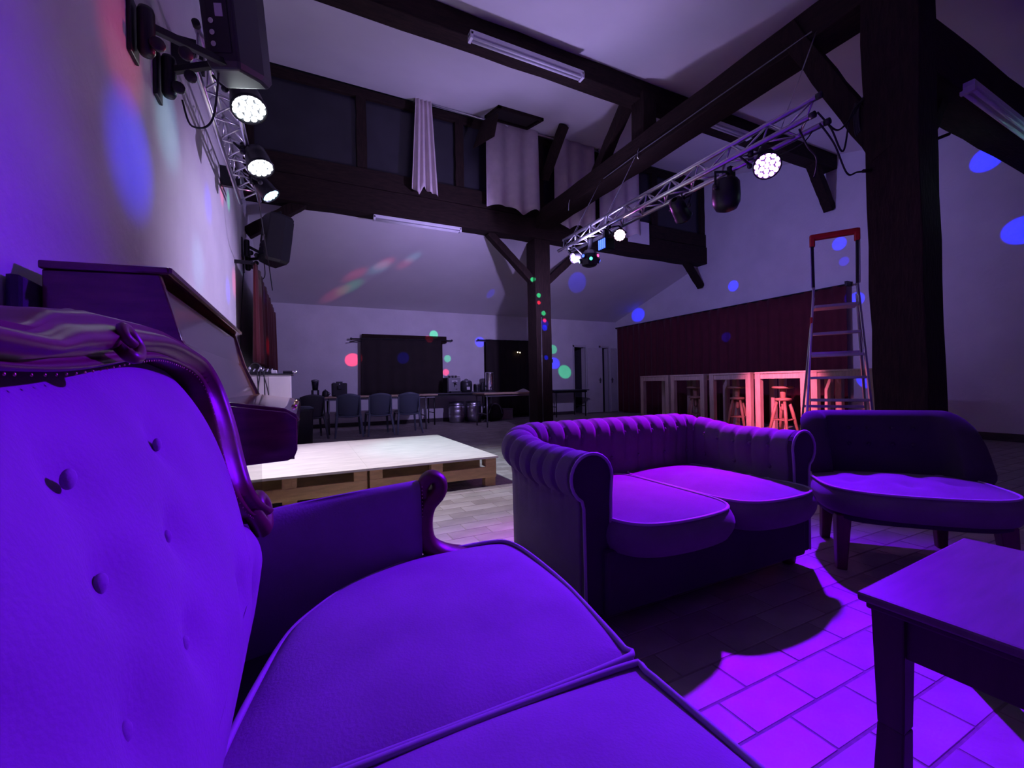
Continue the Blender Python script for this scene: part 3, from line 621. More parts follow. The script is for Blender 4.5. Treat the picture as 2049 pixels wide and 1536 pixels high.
cable('black cable hanging from left truss past the small far speaker', [(-.40, 5.3, 3.03), (-.36, 5.6, 2.6), (-.36, 6.2, 2.5), (-.36, 6.9, 2.3)], .006)
cable('black cable dangling down the left wall beside the red curtain', [(-.70, 6.9, 2.60), (-.69, 6.6, 2.2), (-.70, 6.5, 1.8), (-.70, 6.4, 1.4)], .006)

# ------------------------------------------------------------------ wall speakers
def speaker(label, c, rz, size, bracket_y, wall_z, tilt):
    t = thing('wall_speaker', label, 'speaker', c)
    w, dp, h = size; R = Euler((tilt, 0, rz)).to_matrix()
    def T(mb): mb.v = [tuple(Vector(c) + R @ Vector(p)) for p in mb.v]; return mb
    # tapered moulded cabinet; front towards local -Y
    prof = [(-w / 2, -dp / 2), (w / 2, -dp / 2), (w / 2, -dp * .1), (w * .30, dp / 2), (-w * .30, dp / 2), (-w / 2, -dp * .1)]
    mb = MB(); n = 6; zs = [0, .06 * h, .94 * h, h]; sc = [.86, 1, 1, .86]
    for z, s in zip(zs, sc): mb.v += [(p[0] * s, p[1] * s, z) for p in prof]
    for i in range(3):
        for k in range(n): mb.f.append((i * n + k, i * n + (k + 1) % n, (i + 1) * n + (k + 1) % n, (i + 1) * n + k))
    mb.f.append(tuple(range(n - 1, -1, -1))); mb.f.append(tuple(range(3 * n, 4 * n)))
    P('cabinet', T(mb), 'black_satin', t, bevel=.012)
    P('grille', T(MB().prism([(-w * .44, .08 * h), (w * .44, .08 * h), (w * .46, .5 * h), (w * .44, .9 * h), (w * .2, .95 * h), (-w * .2, .95 * h), (-w * .44, .9 * h), (-w * .46, .5 * h)], 'y', -dp / 2 - .014, -dp / 2 + .004)), 'grille', t, bevel=.006)
    P('rear_panel', T(MB().box(-w * .2, w * .2, dp / 2 - .004, dp / 2 + .008, .12 * h, .55 * h)), 'black_plastic', t, bevel=.003)
    P('label_plate', T(MB().box(-w * .12, w * .02, dp / 2 + .008, dp / 2 + .011, .40 * h, .50 * h)), 'label_plate', t)
    for k in range(3): P('socket', T(MB().lathe([(.014, 0), (.014, .012)], (w * .1, dp / 2 + .006, h * (.18 + .09 * k)), 10, (0, 1, 0))), 'steel', t)
    P('handle', T(MB().tube([(-w * .2, 0, h), (-w * .2, 0, h + .05), (w * .2, 0, h + .05), (w * .2, 0, h)], .012, 8)), 'black_plastic', t, smooth=True)
    # wall bracket: two arms with clamp barrels and knobs
    for k, by in enumerate(bracket_y):
        wz = wall_z[k]; b = Vector((XL + .06, by, wz)); e = Vector(c) + R @ Vector((-w * .25 + w * .3 * k, 0, .05 * h + .1 * h * k))
        P('wall_plate', MB().box(XL, XL + .018, by - .06, by + .06, wz - .15, wz + .13), 'black_metal', t, bevel=.006)
        P('clamp_barrel', MB().lathe([(.026, -.12), (.036, -.10), (.036, .09), (.03, .11)], b, 14), 'black_metal', t, smooth=True)
        P('arm', MB().bar(b + Vector((0, 0, .03)), e, .034, .036), 'black_metal', t, bevel=.004)
        P('knob', MB().lathe([(.03, -.012), (.034, 0), (.03, .012)], b + Vector((.05, -.03, -.07)), 12, (0.3, -1, 0)), 'black_plastic', t, smooth=True); P('knob', MB().lathe([(.03, -.012), (.034, 0), (.03, .012)], b.lerp(e, .35) + Vector((0, -.03, -.05)), 12, (0.5, -1, -.3)), 'black_plastic', t, smooth=True)
    P('lead', MB().tube(catmull([Vector((XL + .12, bracket_y[-1], wall_z[-1] - .12)), Vector((XL + .16, bracket_y[-1] + .02, wall_z[-1] - .25)), Vector((XL + .26, bracket_y[-1] + .05, wall_z[-1] - .16)), Vector(c) + R @ Vector((0, dp / 2, .2 * h))], 8), .006, 6), 'cable', t, smooth=True)
    return t
speaker('large black speaker on wall bracket above the piano, seen from behind', (-.32, 3.0, 2.76), math.radians(158), (.29, .28, .62), (2.66, 3.06), (2.68, 2.72), math.radians(-12))
speaker('smaller black speaker on far left wall bracket beside the beam brace', (-.36, 6.85, 2.66), math.radians(120), (.34, .30, .70), (6.9, 7.02), (2.86, 2.70), math.radians(8))

# ------------------------------------------------------------------ piano
pn = thing('upright_piano', 'glossy dark brown upright piano with slanted front beside the left wall', 'piano', (-.45, 2.55, 0))
Y0, Y1 = 1.70, 3.42
side = [(-.67, 0), (-.67, 1.275), (-.40, 1.285), (-.345, 1.08), (-.262, .87), (-.05, .835), (-.02, .81), (-.02, .70), (-.03, .675), (-.05, .665), (-.262, .655), (-.262, 0)]
for y in (Y0, Y1 - .035): P('end_panel', MB().prism(side, 'y', y, y + .035), 'piano_wood', pn, bevel=.004)
P('top_lid', MB().prism([(-.675, 1.276), (-.675, 1.300), (-.375, 1.308), (-.372, 1.286)], 'y', Y0 - .01, Y1 + .01), 'piano_wood', pn, bevel=.005)
P('lid_edge', MB().prism([(-.374, 1.288), (-.374, 1.307), (-.366, 1.305), (-.366, 1.29)], 'y', Y0 - .01, Y1 + .01), 'piano_lid_edge', pn)
P('upper_panel', MB().prism([(-.42, 1.25), (-.40, 1.252), (-.362, 1.08), (-.278, .87), (-.30, .87), (-.385, 1.08)], 'y', Y0 + .035, Y1 - .035), 'piano_wood', pn)
P('panel_edge', MB().prism([(-.345, 1.06), (-.340, 1.062), (-.258, .872), (-.264, .87)], 'y', Y1 - .05, Y1 - .036), 'black_satin', pn)
P('key_lid', MB().prism([(-.28, .868), (-.275, .884), (-.06, .848), (-.022, .825), (-.012, .80), (-.03, .80), (-.06, .82), (-.28, .85)], 'y', Y0 + .036, Y1 - .036), 'piano_wood', pn, bevel=.004)
P('key_slip', MB().box(-.05, -.022, Y0 + .036, Y1 - .036, .70, .80), 'piano_wood', pn, bevel=.004)
P('key_bed', MB().box(-.30, -.03, Y0 + .03, Y1 - .03, .665, .70), 'piano_wood', pn)
P('lower_panel', MB().box(-.275, -.258, Y0 + .036, Y1 - .036, .12, .66), 'piano_wood', pn)
P('toe_rail', MB().box(-.285, -.25, Y0 + .036, Y1 - .036, .0, .12), 'piano_wood', pn, bevel=.004)
P('back_panel', MB().box(-.67, -.65, Y0 + .03, Y1 - .03, .03, 1.27), 'piano_wood', pn)
P('hinge', MB().tube([(-.278, Y0 + .04, .872), (-.278, Y1 - .04, .872)], .006, 6), 'nail', pn)
for yy in (Y0 + .5, Y1 - .5): P('lid_knob', MB().sphere((-.035, yy, .835), .012), 'nail', pn, smooth=True)
gc = thing('leaning_panel', 'dark grey panel leaning in the gap between piano and left wall', 'panel', (-.69, 2.0, 0))
P('board', MB().prism([(1.60, 0), (2.55, 0), (2.55, 1.18), (1.64, 1.24)], 'x', -.716, -.682), 'grey_case', gc, bevel=.006)
P('edge_strip', MB().tube([(-.699, 1.60, .02), (-.699, 1.635, 1.24)], .014, 6), 'black_plastic', gc)

# ------------------------------------------------------------------ pallet stage
SX0, SX1, SY0, SY1 = -.66, 1.585, 3.56, 5.52
st = thing('pallet_stage', 'low stage of plywood sheets laid on wooden pallets', 'stage', (.46, 4.5, 0))
for a, b in ((SX0, .4585), (.4595, SX1)): P('plywood_sheet', MB().box(a, b, SY0, SY1, .252, .270), 'plywood', st)
for py in (SY0 + .012, SY0 + 1.0):
    for px in (SX0 + .01, .47):
        w = 1.10
        for yy in (0, .40, .82):
            for xx in (.0, .50, 1.0):
                P('pallet_block', MB().box(px + xx, px + xx + .10, py + yy, py + yy + .10, .178, .252), 'pallet', st, bevel=.003)
                P('pallet_foot', MB().box(px + xx, px + xx + .10, py + yy + .02, py + yy + .10, .0, .082), 'pallet', st, bevel=.003)
            P('pallet_rail', MB().box(px, px + w, py + yy, py + yy + .025, .082, .178), 'pallet', st, bevel=.003)

# ------------------------------------------------------------------ white cabinet with sound gear
cbt = thing('white_cabinet', 'white wooden cabinet by the left wall carrying sound gear', 'cabinet', (-.37, 6.0, 0))
P('body', MB().box(-.60, -.125, 5.78, 6.12, .03, 1.075), 'cabinet_white', cbt, bevel=.004)
P('top_board', MB().box(-.62, -.10, 5.765, 6.13, 1.075, 1.093), 'black_satin', cbt, bevel=.003)
P('plinth', MB().box(-.58, -.14, 5.80, 6.1, 0, .03), 'black_plastic', cbt)
for k, x in enumerate((-.60, -.36)): P('door', MB().box(x + .004, x + .232, 5.768, 5.781, .05, 1.06), 'cabinet_white', cbt, bevel=.003)
mx = thing('sound_mixer', 'small black sound mixer lying on the white cabinet', 'mixer', (-.45, 5.95, 1.093))
P('body', MB().prism([(5.80, 1.093), (6.08, 1.093), (6.08, 1.16), (5.80, 1.115)], 'x', -.58, -.30), 'black_plastic', mx, bevel=.004)
kb = MB()
for i in range(6):
    for j in range(4): kb.lathe([(.008, 0), (.006, .016)], (-.56 + i * .046, 5.84 + j * .055, 1.118 + j * .009), 8)
P('knob', kb, 'label_plate', mx)
hp = thing('headphones', 'pair of headphones standing on mixer on white cabinet', 'headphones', (-.50, 5.9, 1.13))
P('headband', MB().tube([(-.50 + .055 * math.cos(t), 5.9, 1.16 + .06 * math.sin(t)) for t in [PI * i / 12 for i in range(13)]], .008, 6), 'black_plastic', hp, smooth=True)
for s in (-1, 1): P('ear_cup', MB().lathe([(.02, -.012), (.03, 0), (.02, .012)], (-.50 + s * .055, 5.9, 1.155), 12, (1, 0, 0)), 'alu', hp, smooth=True)
pb = P('power_adapter', MB().box(-.33, -.27, 5.79, 5.85, 1.093, 1.135), 'paper', bevel=.006); tag(pb, 'small white box on the front edge of white cabinet', 'adapter')
mk = thing('torch', 'black and silver torch lying at right end of white cabinet', 'torch', (-.14, 5.86, 1.11))
P('barrel', MB().tube([(-.21, 5.86, 1.112), (-.08, 5.86, 1.112)], .017, 10), 'black_plastic', mk, smooth=True); P('head', MB().tube([(-.11, 5.86, 1.114), (-.06, 5.86, 1.114)], .021, 10), 'alu', mk, smooth=True)
for k, (x0, x1, d) in enumerate(((-.47, -.50, .02), (-.44, -.44, -.03), (-.41, -.40, .05), (-.40, -.36, -.01))):
    cable(('leftmost', 'second', 'third', 'rightmost')[k] + ' of four black cables hanging down the white cabinet front', [(x0, 5.84, 1.115), (x0, 5.752, 1.10), (lerp(x0, x1, .4) + d, 5.75, .8), (x1, 5.75, .45), (x1 + .01, 5.74, .05)], .006)

# ------------------------------------------------------------------ foreground settee
sx = thing('carved_settee', 'violet lit velvet settee with carved wooden frame in the foreground', 'settee', (.1, .25, 0))
def bx(z): return interp(z, [.3, .42, .52, .60, .67, .97, 1.1], [-.18, -.155, -.10, -.088, -.09, -.18, -.22])
CY = .25
half = [(1.02, .38), (1.09, .44), (1.11, .52), (1.065, .605), (.965, .662), (.86, .708), (.822, .755), (.845, .81), (.893, .865), (.905, .915), (.872, .945), (.80, .957), (.70, .962), (.60, .955), (.52, .946), (.44, .938), (.36, .935), (.25, .937)]
path2 = [Vector((y, z, 0)) for y, z in half] + [Vector((2 * CY - y, z, 0)) for y, z in half[-2::-1]]
path2 = catmull(path2, 5)
btn = [(.522, .777), (.383, .790), (.673, .658), (.465, .697), (.340, .711), (.245, .775), (.60, .86), (.40, .86), (.22, .69), (.10, .78), (-.02, .70), (-.15, .78), (.80, .60)]
loop2 = path2 + [Vector((lerp(path2[-1].x, path2[0].x, k / 24), .38, 0)) for k in range(1, 24)]
def loop_at(s):
    i = (s % 1.0) * len(loop2); k = int(i) % len(loop2); return loop2[k].lerp(loop2[(k + 1) % len(loop2)], i - int(i))
def back_pt(s, t):
    o = loop_at(s); sp = Vector((max(-.20, min(.70, o.x)), .62, 0)); q = sp.lerp(o, t)
    yy, zz = q.x, q.y
    bulge = .030 * max(0, 1 - t ** 5) - .010 * t ** 6
    for by, bz in btn:
        d2 = ((yy - by) ** 2 + (zz - bz) ** 2); bulge -= .010 * math.exp(-d2 / .0006) + .006 * math.exp(-d2 / .003)
    return (bx(zz) + bulge - .012, yy, zz)
mb = MB(); ns = 240
mb.grid(back_pt, ns, 30, cu=True)
mb.grid(lambda s, t: (bx(loop_at(s).y) - .09 - .02 * (1 - t), lerp(max(-.20, min(.70, loop_at(s).x)), loop_at(s).x, t), lerp(.62, loop_at(s).y, t)), ns, 5, cu=True)
P('backrest', mb, 'velvet', sx, smooth=True)
for by, bz in btn:
    P('button', MB().sphere((bx(bz) + .001, by, bz), .0074, 10, (.55, 1, 1)), 'velvet', sx, smooth=True)
# carved frame: wide crest rail tapering into the sides
def normal2(i):
    a = path2[max(i - 1, 0)]; b = path2[min(i + 1, len(path2) - 1)]; d = (b - a).normalized(); return Vector((d.y, -d.x, 0))
def rail_mesh(i0, i1, wf, prof, rev=1):
    m = MB(); n = len(prof); cnt = i1 - i0 + 1
    for i in range(i0, i1 + 1):
        o = path2[i]; nn = normal2(i) * rev; ww = wf(i)
        for a, b in prof:
            q = o + nn * (a * ww); m.v.append((bx(q.y) + b, q.x, q.y))
    for i in range(cnt - 1):
        for k in range(n): m.f.append((i * n + k, i * n + (k + 1) % n, (i + 1) * n + (k + 1) % n, (i + 1) * n + k))
    m.f.append(tuple(range(n - 1, -1, -1))); m.f.append(tuple(range((cnt - 1) * n, cnt * n)))
    return m
# outward test
c0 = Vector((CY, .7, 0)); k0 = len(path2) // 2; rv = 1 if (normal2(k0).dot(path2[k0] - c0) > 0) else -1
iend0 = next(i for i, p in enumerate(path2) if p.y > .655); iend1 = len(path2) - 1 - iend0
def wf(i):
    y = abs(path2[i].x - CY); z = path2[i].y
    t = i if i < len(path2) / 2 else len(path2) - 1 - i
    w = interp(y, [.05, .13, .17, .25, .35, .50, .70], [.029, .029, .043, .047, .041, .036, .036]) if z > .90 else .034
    return w
prof = [(-.02, -.05), (-.05, .010), (.04, .020), (.12, .014), (.20, .012), (.34, .030), (.55, .038), (.72, .030), (.82, .020), (.90, .026), (1.0, .016), (1.02, -.01), (.96, -.055), (.5, -.075)]
P('crest_rail', rail_mesh(iend0, iend1, wf, prof, rv), 'carved_wood', sx, smooth=True)
# nail heads along the inner edge
nh = MB()
acc = 0
for i in range(iend0 - 3, iend1 + 4):
    a, b = path2[i], path2[min(i + 1, len(path2) - 1)]; L = (b - a).length; n = max(1, int(L / .009))
    if a.x < .3 and a.y > .6: continue
    if i > len(path2) // 2: break
    for q in range(n):
        o = a.lerp(b, q / n) - normal2(i) * rv * .004; nh.sphere((bx(o.y) + .014, o.x, o.y), .0012, 6, (.7, 1, 1))
o = P('nail_trim', nh, 'nail', sx, smooth=True); o['kind'] = 'stuff'
# scrolls: carved volutes at the crest and at the arm joints
def volute(y, z, r, turns, a0, sgn, taper=.8, tube=.012, dx=.028):
    pts = []
    for i in range(int(26 * turns) + 1):
        t = i / 26; a = a0 + sgn * 2 * PI * t; rr = r * (1 - taper * t / turns); zz = z + rr * math.sin(a); pts.append((bx(zz) + dx + .006 * t, y + rr * math.cos(a), zz))
    return MB().tube(pts, lambda t: tube * (1 - .45 * t), 8)
for sgn in (1, -1):
    yc = lambda y: CY + sgn * (y - CY)
    P('carved_scroll', MB().tube(catmull([(bx(z_) + dx_, yc(y_), z_) for y_, z_, dx_ in ((.40, .962, .0), (.45, .968, .0), (.484, .981, .0), (.517, .989, .0), (.542, .983, .004), (.532, .970, .018), (.505, .958, .030), (.495, .951, .036), (.508, .951, .038), (.522, .962, .038), (.515, .975, .037), (.497, .977, .038), (.487, .968, .040), (.495, .961, .042))], 6), lambda t: interp(t, [0, .3, .5, 1], [.003, .0065, .006, .004]), 8), 'carved_wood', sx, smooth=True)
    P('joint_scroll', MB().tube(catmull([(bx(z_) + .012, yc(y_), z_) for y_, z_ in ((.885, .712), (.92, .682), (.955, .657), (.995, .640), (1.028, .648), (1.040, .674), (1.02, .697), (.992, .692), (.984, .674), (.998, .664))], 6), lambda t: interp(t, [0, .4, 1], [.014, .019, .011]), 10), 'carved_wood', sx, smooth=True)
# arms
for sgn in (1, -1):
    yc = lambda y: CY + sgn * (y - CY)
    def armsurf(u, w):
        # u along X from back to front, w around the pad section
        x = lerp(-.19, .285, u); top = interp(u, [0, .3, .7, 1], [.620, .636, .648, .654]); yo = interp(u, [0, .5, 1], [1.095, 1.13, 1.155])
        bot = .20; th = .10 - .02 * u; a = 2 * PI * w
        yy = yo + th * .5 + math.copysign(abs(math.cos(a)) ** .5, math.cos(a)) * th * .5 + .02 * math.sin(PI * u) * (1 if math.cos(a) < 0 else 0)
        zz = (top + bot) / 2 + math.copysign(abs(math.sin(a)) ** .45, math.sin(a)) * (top - bot) / 2
        if u > .93: x -= .0
        return (x, yc(yy), zz)
    mb = MB(); mb.grid(armsurf, 20, 36, cv=True); n = 36; mb.f.append(tuple(range(n))); mb.f.append(tuple(range(19 * n, 20 * n)))
    P('arm_pad', mb, 'velvet', sx, smooth=True)
    # carved front of the arm
    pts = catmull([(.325, yc(1.19), .625), (.318, yc(1.19), .606), (.300, yc(1.19), .612), (.298, yc(1.19), .640), (.318, yc(1.19), .662), (.342, yc(1.19), .650), (.340, yc(1.19), .618), (.308, yc(1.19), .585), (.296, yc(1.19), .54), (.302, yc(1.19), .49), (.33, yc(1.19), .455), (.38, yc(1.19), .43), (.47, yc(1.19), .405)], 6)
    m2 = MB(); m2.tube(pts, lambda t: interp(t, [0, .35, .6, 1], [.010, .020, .026, .03]), 10)
    m2.v = [(p[0], yc(1.19) + (p[1] - yc(1.19)) * 1.5, p[2]) for p in m2.v]
    P('arm_front', m2, 'carved_wood', sx, smooth=True)
    nl = MB()
    for k in range(9): nl.sphere((.287, yc(1.155), .645 - k * .010), .002, 6)
    o = P('arm_nail_trim', nl, 'nail', sx); o['kind'] = 'stuff'
# seat cushions with piping: outline in plan, crowned top
def cushion(outline, ztop=.452, zb=.33, crown=.028):
    ol = catmull([Vector((x, y, 0)) for x, y in outline], 12, closed=True); cum = [0.0]
    for a_, b_ in zip(ol, ol[1:] + ol[:1]): cum.append(cum[-1] + (b_ - a_).length)
    n = 168; rs = []; k_ = 0
    for i_ in range(n):
        d_ = cum[-1] * i_ / n
        while cum[k_ + 1] < d_: k_ += 1
        rs.append(ol[k_].lerp(ol[(k_ + 1) % len(ol)], (d_ - cum[k_]) / max(1e-9, cum[k_ + 1] - cum[k_])))
    ol = rs
    cx = sum(p.x for p in ol) / n; cy = sum(p.y for p in ol) / n
    xs_ = [p.x for p in ol]; ys_ = [p.y for p in ol]; bx0, bx1, by0, by1 = (max(xs_) + min(xs_)) / 2, (max(xs_) - min(xs_)) * .52, (max(ys_) + min(ys_)) / 2, (max(ys_) - min(ys_)) * .52
    def top(u, r):
        p = ol[int(round(u * n)) % n]; q = (cx + (p.x - cx) * r, cy + (p.y - cy) * r)
        ex, ey = (q[0] - bx0) / bx1, (q[1] - by0) / by1
        return (q[0], q[1], ztop - .008 + 1.25 * crown * (1 - r ** 24) * max(0, 1 - abs(ex) ** 2.6) * max(0, 1 - abs(ey) ** 2.6) + .002 * math.sin(q[0] * 13 + q[1] * 9))
    m = MB(); m.grid(lambda u, w: top(u, 1 - (1 - w) ** 1.8), n, 20, cu=True)
    def sd(u, w):
        p = ol[int(round(u * n)) % n]; d = Vector((p.x - cx, p.y - cy, 0)).normalized() * (.014 * math.sin(PI * w) - .03 * max(0, w - .5)); return (p.x + d.x, p.y + d.y, lerp(ztop - .008, zb, w))
    m.grid(sd, n, 7, cu=True); o = len(m.v) - n * 7; m.f.append(tuple(o + i * 7 + 6 for i in range(n)))
    c = P('seat_cushion', m, 'velvet', sx, smooth=True)
    P('piping', MB().tube([(p.x, p.y, ztop - .004) for p in ol], .0055, 7, closed=True), 'piping_settee', c, smooth=True)
    P('lower_piping', MB().tube([(cx + (p.x - cx) * .985, cy + (p.y - cy) * .985, zb + .008) for p in ol], .005, 6, closed=True), 'piping_settee', c, smooth=True)
far_out = [(.492, .578), (.505, .60), (.522, .69), (.548, .86), (.558, 1.05), (.548, 1.15), (.51, 1.185), (.40, 1.19), (.297, 1.176), (.20, 1.143), (.093, 1.085), (.02, 1.01), (-.034, .925), (-.08, .77), (-.106, .644), (-.112, .60), (-.10, .578), (.0, .573), (.25, .572)]
mid_out = [(.485, .561), (.496, .54), (.494, .43), (.490, .25), (.494, .06), (.496, -.04), (.485, -.062), (.25, -.068), (.0, -.068), (-.10, -.062), (-.118, -.04), (-.122, .25), (-.118, .54), (-.10, .561), (.0, .566), (.25, .567)]
cushion(far_out); cushion(mid_out); cushion([(x, .5 - y) for x, y in far_out][::-1])
P('seat_deck', MB().box(-.16, .44, -.66, 1.18, .20, .318), 'velvet_shade', sx); P('back_lining', MB().box(-.30, -.17, -.66, 1.18, .18, .50), 'velvet_shade', sx); P('seat_rail', MB().box(.44, .505, -.62, 1.14, .23, .325), 'carved_wood', sx, bevel=.015)  # deck and added infill lining take the shade colour in the seat gap
for x, y in ((.44, 1.04), (.44, -.54), (-.10, 1.04), (-.10, -.54), (.44, .25)):
    P('leg', MB().tube(catmull([(x, y, .27), (x + .02, y, .18), (x - .005, y, .08), (x + .01, y, .0)], 5), lambda t: .034 - .016 * t, 10), 'carved_wood', sx, smooth=True)

# ------------------------------------------------------------------ helpers for upholstery
def plan_path(pts, radius, step=.02):
    # polyline in plan with rounded corners, resampled evenly
    P2 = [Vector((p[0], p[1], 0)) for p in pts]; out = [P2[0]]
    for i in range(1, len(P2) - 1):
        a = (P2[i - 1] - P2[i]).normalized(); b = (P2[i + 1] - P2[i]).normalized()
        p = P2[i] + a * radius; q = P2[i] + b * radius
        for k in range(9):
            t = k / 8; out.append((p * (1 - t) ** 2 + P2[i] * 2 * t * (1 - t) + q * t * t))
    out.append(P2[-1])
    L = [0]
    for a, b in zip(out[:-1], out[1:]): L.append(L[-1] + (b - a).length)
    n = int(L[-1] / step) + 1; res = []
    for i in range(n + 1):
        d = L[-1] * i / n; k = max(j for j in range(len(L)) if L[j] <= d + 1e-9); k = min(k, len(out) - 2)
        t = (d - L[k]) / max(1e-9, L[k + 1] - L[k]); res.append((out[k].lerp(out[k + 1], t), d))
    return res, L[-1]
def sweep_plan(path, sec, flip=1):
    m = MB(); n = None
    for i, (p, d) in enumerate(path):
        a = path[max(i - 1, 0)][0]; b = path[min(i + 1, len(path) - 1)][0]; t = (b - a).normalized(); nn = Vector((-t.y, t.x, 0)) * flip
        s = sec(d); n = len(s)
        for q, z in s: m.v.append((p.x + nn.x * q, p.y + nn.y * q, z))
    c = len(path)
    for i in range(c - 1):
        for k in range(n): m.f.append((i * n + k, i * n + (k + 1) % n, (i + 1) * n + (k + 1) % n, (i + 1) * n + k))
    m.f.append(tuple(range(n - 1, -1, -1))); m.f.append(tuple(range((c - 1) * n, c * n)))
    return m
def seat_pad(parent, x0, x1, y0, y1, zb, ztop, crown=.03, bow=.03, m='velvet_sofa', pm='piping', pr=.006, tuft=None, p=6.0, w=True, name='seat_cushion'):
    cx, cy, ax, ay = (x0 + x1) / 2, (y0 + y1) / 2, (x1 - x0) / 2, (y1 - y0) / 2
    def edge(t):
        a = 2 * PI * t; c, s_ = math.cos(a), math.sin(a); k = (abs(c) ** p + abs(s_) ** p) ** (-1 / p); ex, ey = k * c, k * s_
        return cx + ex * ax, cy + ey * ay - bow * (1 - ex * ex) * max(0, -ey), ex, ey
    def top(u, r):
        x, y, ex, ey = edge(u); px, py = cx + (x - cx) * r, cy + (y - cy) * r
        z = ztop + crown * (1 - (abs(ex) * r) ** 2.4) * (1 - (abs(ey) * r) ** 2.4)
        if tuft:
            for tx, ty in tuft: z -= .018 * math.exp(-((px - tx) ** 2 + (py - ty) ** 2) / .002)
        return (px, py, z)
    mb = MB(); mb.grid(top, 96, 16, cu=True)
    def sd(u, w_):
        x, y, ex, ey = edge(u); b = .02 * math.sin(PI * w_); return (x + ex * b, y + ey * b, lerp(ztop, zb, w_))
    mb.grid(sd, 96, 7, cu=True); o = len(mb.v) - 96 * 7; mb.f.append(tuple(o + i * 7 + 6 for i in range(96)))
    c = P(name, mb, m, parent, smooth=True, w=w)
    P('piping', MB().tube([(edge(i / 110)[0], edge(i / 110)[1], ztop + .002) for i in range(110)], pr, 7, closed=True), pm, c, smooth=True, w=w)
    return c

# ------------------------------------------------------------------ chesterfield sofa
cs = thing('tufted_sofa', 'two seat tufted rolled arm sofa in grey velvet, mid picture', 'sofa', (1.56, 1.62, 0))
path, LT = plan_path([(.93, 1.29), (.93, 1.95), (2.20, 1.95), (2.20, 1.29)], .17, .0125)
armL = .66; PLEAT = LT / 25
def hump(d): return .055 * max(0, min(1, (d - .35) / .35)) * max(0, min(1, (LT - .35 - d) / .35))
def sofa_sec(d):
    k = (d / PLEAT) % 1.0; c = min(k, 1 - k); cr = math.exp(-(c / .10) ** 2)
    e = max(0, min(1, min(d, LT - d) / .03)); cr *= e
    h = hump(d); s = []
    s += [(-.075, .30), (-.078, .38)]
    dip = .018 * math.exp(-((((d / PLEAT + .5) % 1.0) - .5) / .12) ** 2) * e
    s += [(-.082 + dip * .3, .44), (-.080 + dip, .475 + h * .5), (-.083 + dip * .4, .51 + h * .8)]
    r = .090 * (1 - .20 * cr); zc = .575 + h
    for a in range(195, -75, -15):
        t = math.radians(a); rr = r * (1.0 if a > 170 else 1.0); s.append((math.cos(t) * rr, zc + math.sin(t) * rr))
    s += [(.038, .47 + h * .5), (.036, .30), (.034, .075), (-.06, .075)]
    return s
P('body', sweep_plan(path, sofa_sec, 1), 'velvet_sofa', cs, smooth=True)
for i in range(1, 25):
    d = i * PLEAT; q = min(range(len(path)), key=lambda j: abs(path[j][1] - d)); p = path[q][0]; t = (path[min(q + 1, len(path) - 1)][0] - path[max(q - 1, 0)][0]).normalized(); nn = Vector((-t.y, t.x, 0))
    h = hump(d); P('button', MB().sphere(p + nn * -.076 + Vector((0, 0, .585 + h)), .011, 8), 'velvet_sofa', cs, smooth=True)
    if i % 2 == 0: P('button', MB().sphere(p + nn * -.070 + Vector((0, 0, .478 + h * .5)), .010, 8), 'velvet_sofa', cs, smooth=True)
for s in (0, 1):
    xx = .93 if s == 0 else 2.20; sg = -1 if s == 0 else 1
    sec = sofa_sec(0); poly = [(xx + sg * q, z) for q, z in sec]
    P('arm_facing', MB().prism(poly, 'y', 1.265, 1.292), 'velvet_shade', cs, bevel=.006)  # unlit arm front, painted darker than the body velvet
    arc = [(xx + sg * q, 1.262, z) for q, z in sec[4:-2]]
    P('facing_piping', MB().tube([(xx + sg * -.080, 1.262, .30)] + arc + [(xx + sg * .035, 1.262, .08)], .006, 7), 'piping', cs, smooth=True)
seat_pad(cs, 1.005, 1.575, 1.16, 1.90, .30, .415, crown=.035, bow=.045)
seat_pad(cs, 1.585, 2.125, 1.16, 1.90, .30, .415, crown=.035, bow=.045)
P('front_rail', MB().box(.97, 2.16, 1.235, 1.29, .075, .31), 'velvet_shade', cs, bevel=.015)  # shade of the sofa front put into the colour
P('seat_deck', MB().box(.98, 2.15, 1.29, 1.90, .22, .31), 'velvet_shade', cs)
for x in (.95, 2.17):
    for y in (1.33, 1.92): P('foot', MB().lathe([(.02, 0), (.032, .01), (.036, .04), (.024, .075)], (x, y, 0), 14), 'leg_wood', cs, smooth=True)

# ------------------------------------------------------------------ low tufted armchair
ac = thing('low_armchair', 'low tufted cocktail armchair with square wooden legs at right', 'armchair', (2.70, 1.12, 0), math.radians(-47))
seat_pad(ac, -.34, .38, -.32, .22, .275, .39, crown=.03, bow=.04, m='velvet_sofa', tuft=[(-.2, -.1), (0, -.18), (.2, -.1), (-.1, .04), (.12, .03)], p=3.8, w=False, name='seat')
ap, AL = plan_path([(-.27, .10), (-.28, .25), (.35, .25), (.365, .08)], .11, .02)
def chair_sec(d):
    u = d / AL; e = min(1, min((d + .02) / .12, (AL - d + .02) / .20)); top = lerp(.42, .735, math.sin(PI / 2 * max(0, min(1, e))))
    th = .05; s = [(-.045, .26), (-.05, .40), (-.045, min(top - .06, .55))]
    for a in range(160, -90, -25):
        t = math.radians(a); s.append((.022 + math.cos(t) * .062, top - .055 + math.sin(t) * .055))
    s += [(.045, min(top - .13, .5)), (.035, .26)]
    return s
P('backrest', sweep_plan(ap, chair_sec, 1), 'velvet_shade', ac, smooth=True, w=False)  # backrest in the shade colour, seat in the lighter velvet
for q in (.3, .42, .54, .66):
    d = AL * q; pp = min(ap, key=lambda t: abs(t[1] - d))[0]
    for z in (.55, .64): P('button', MB().sphere((pp.x * .9, pp.y - .05, z), .010, 8), 'velvet_shade', ac, smooth=True, w=False)
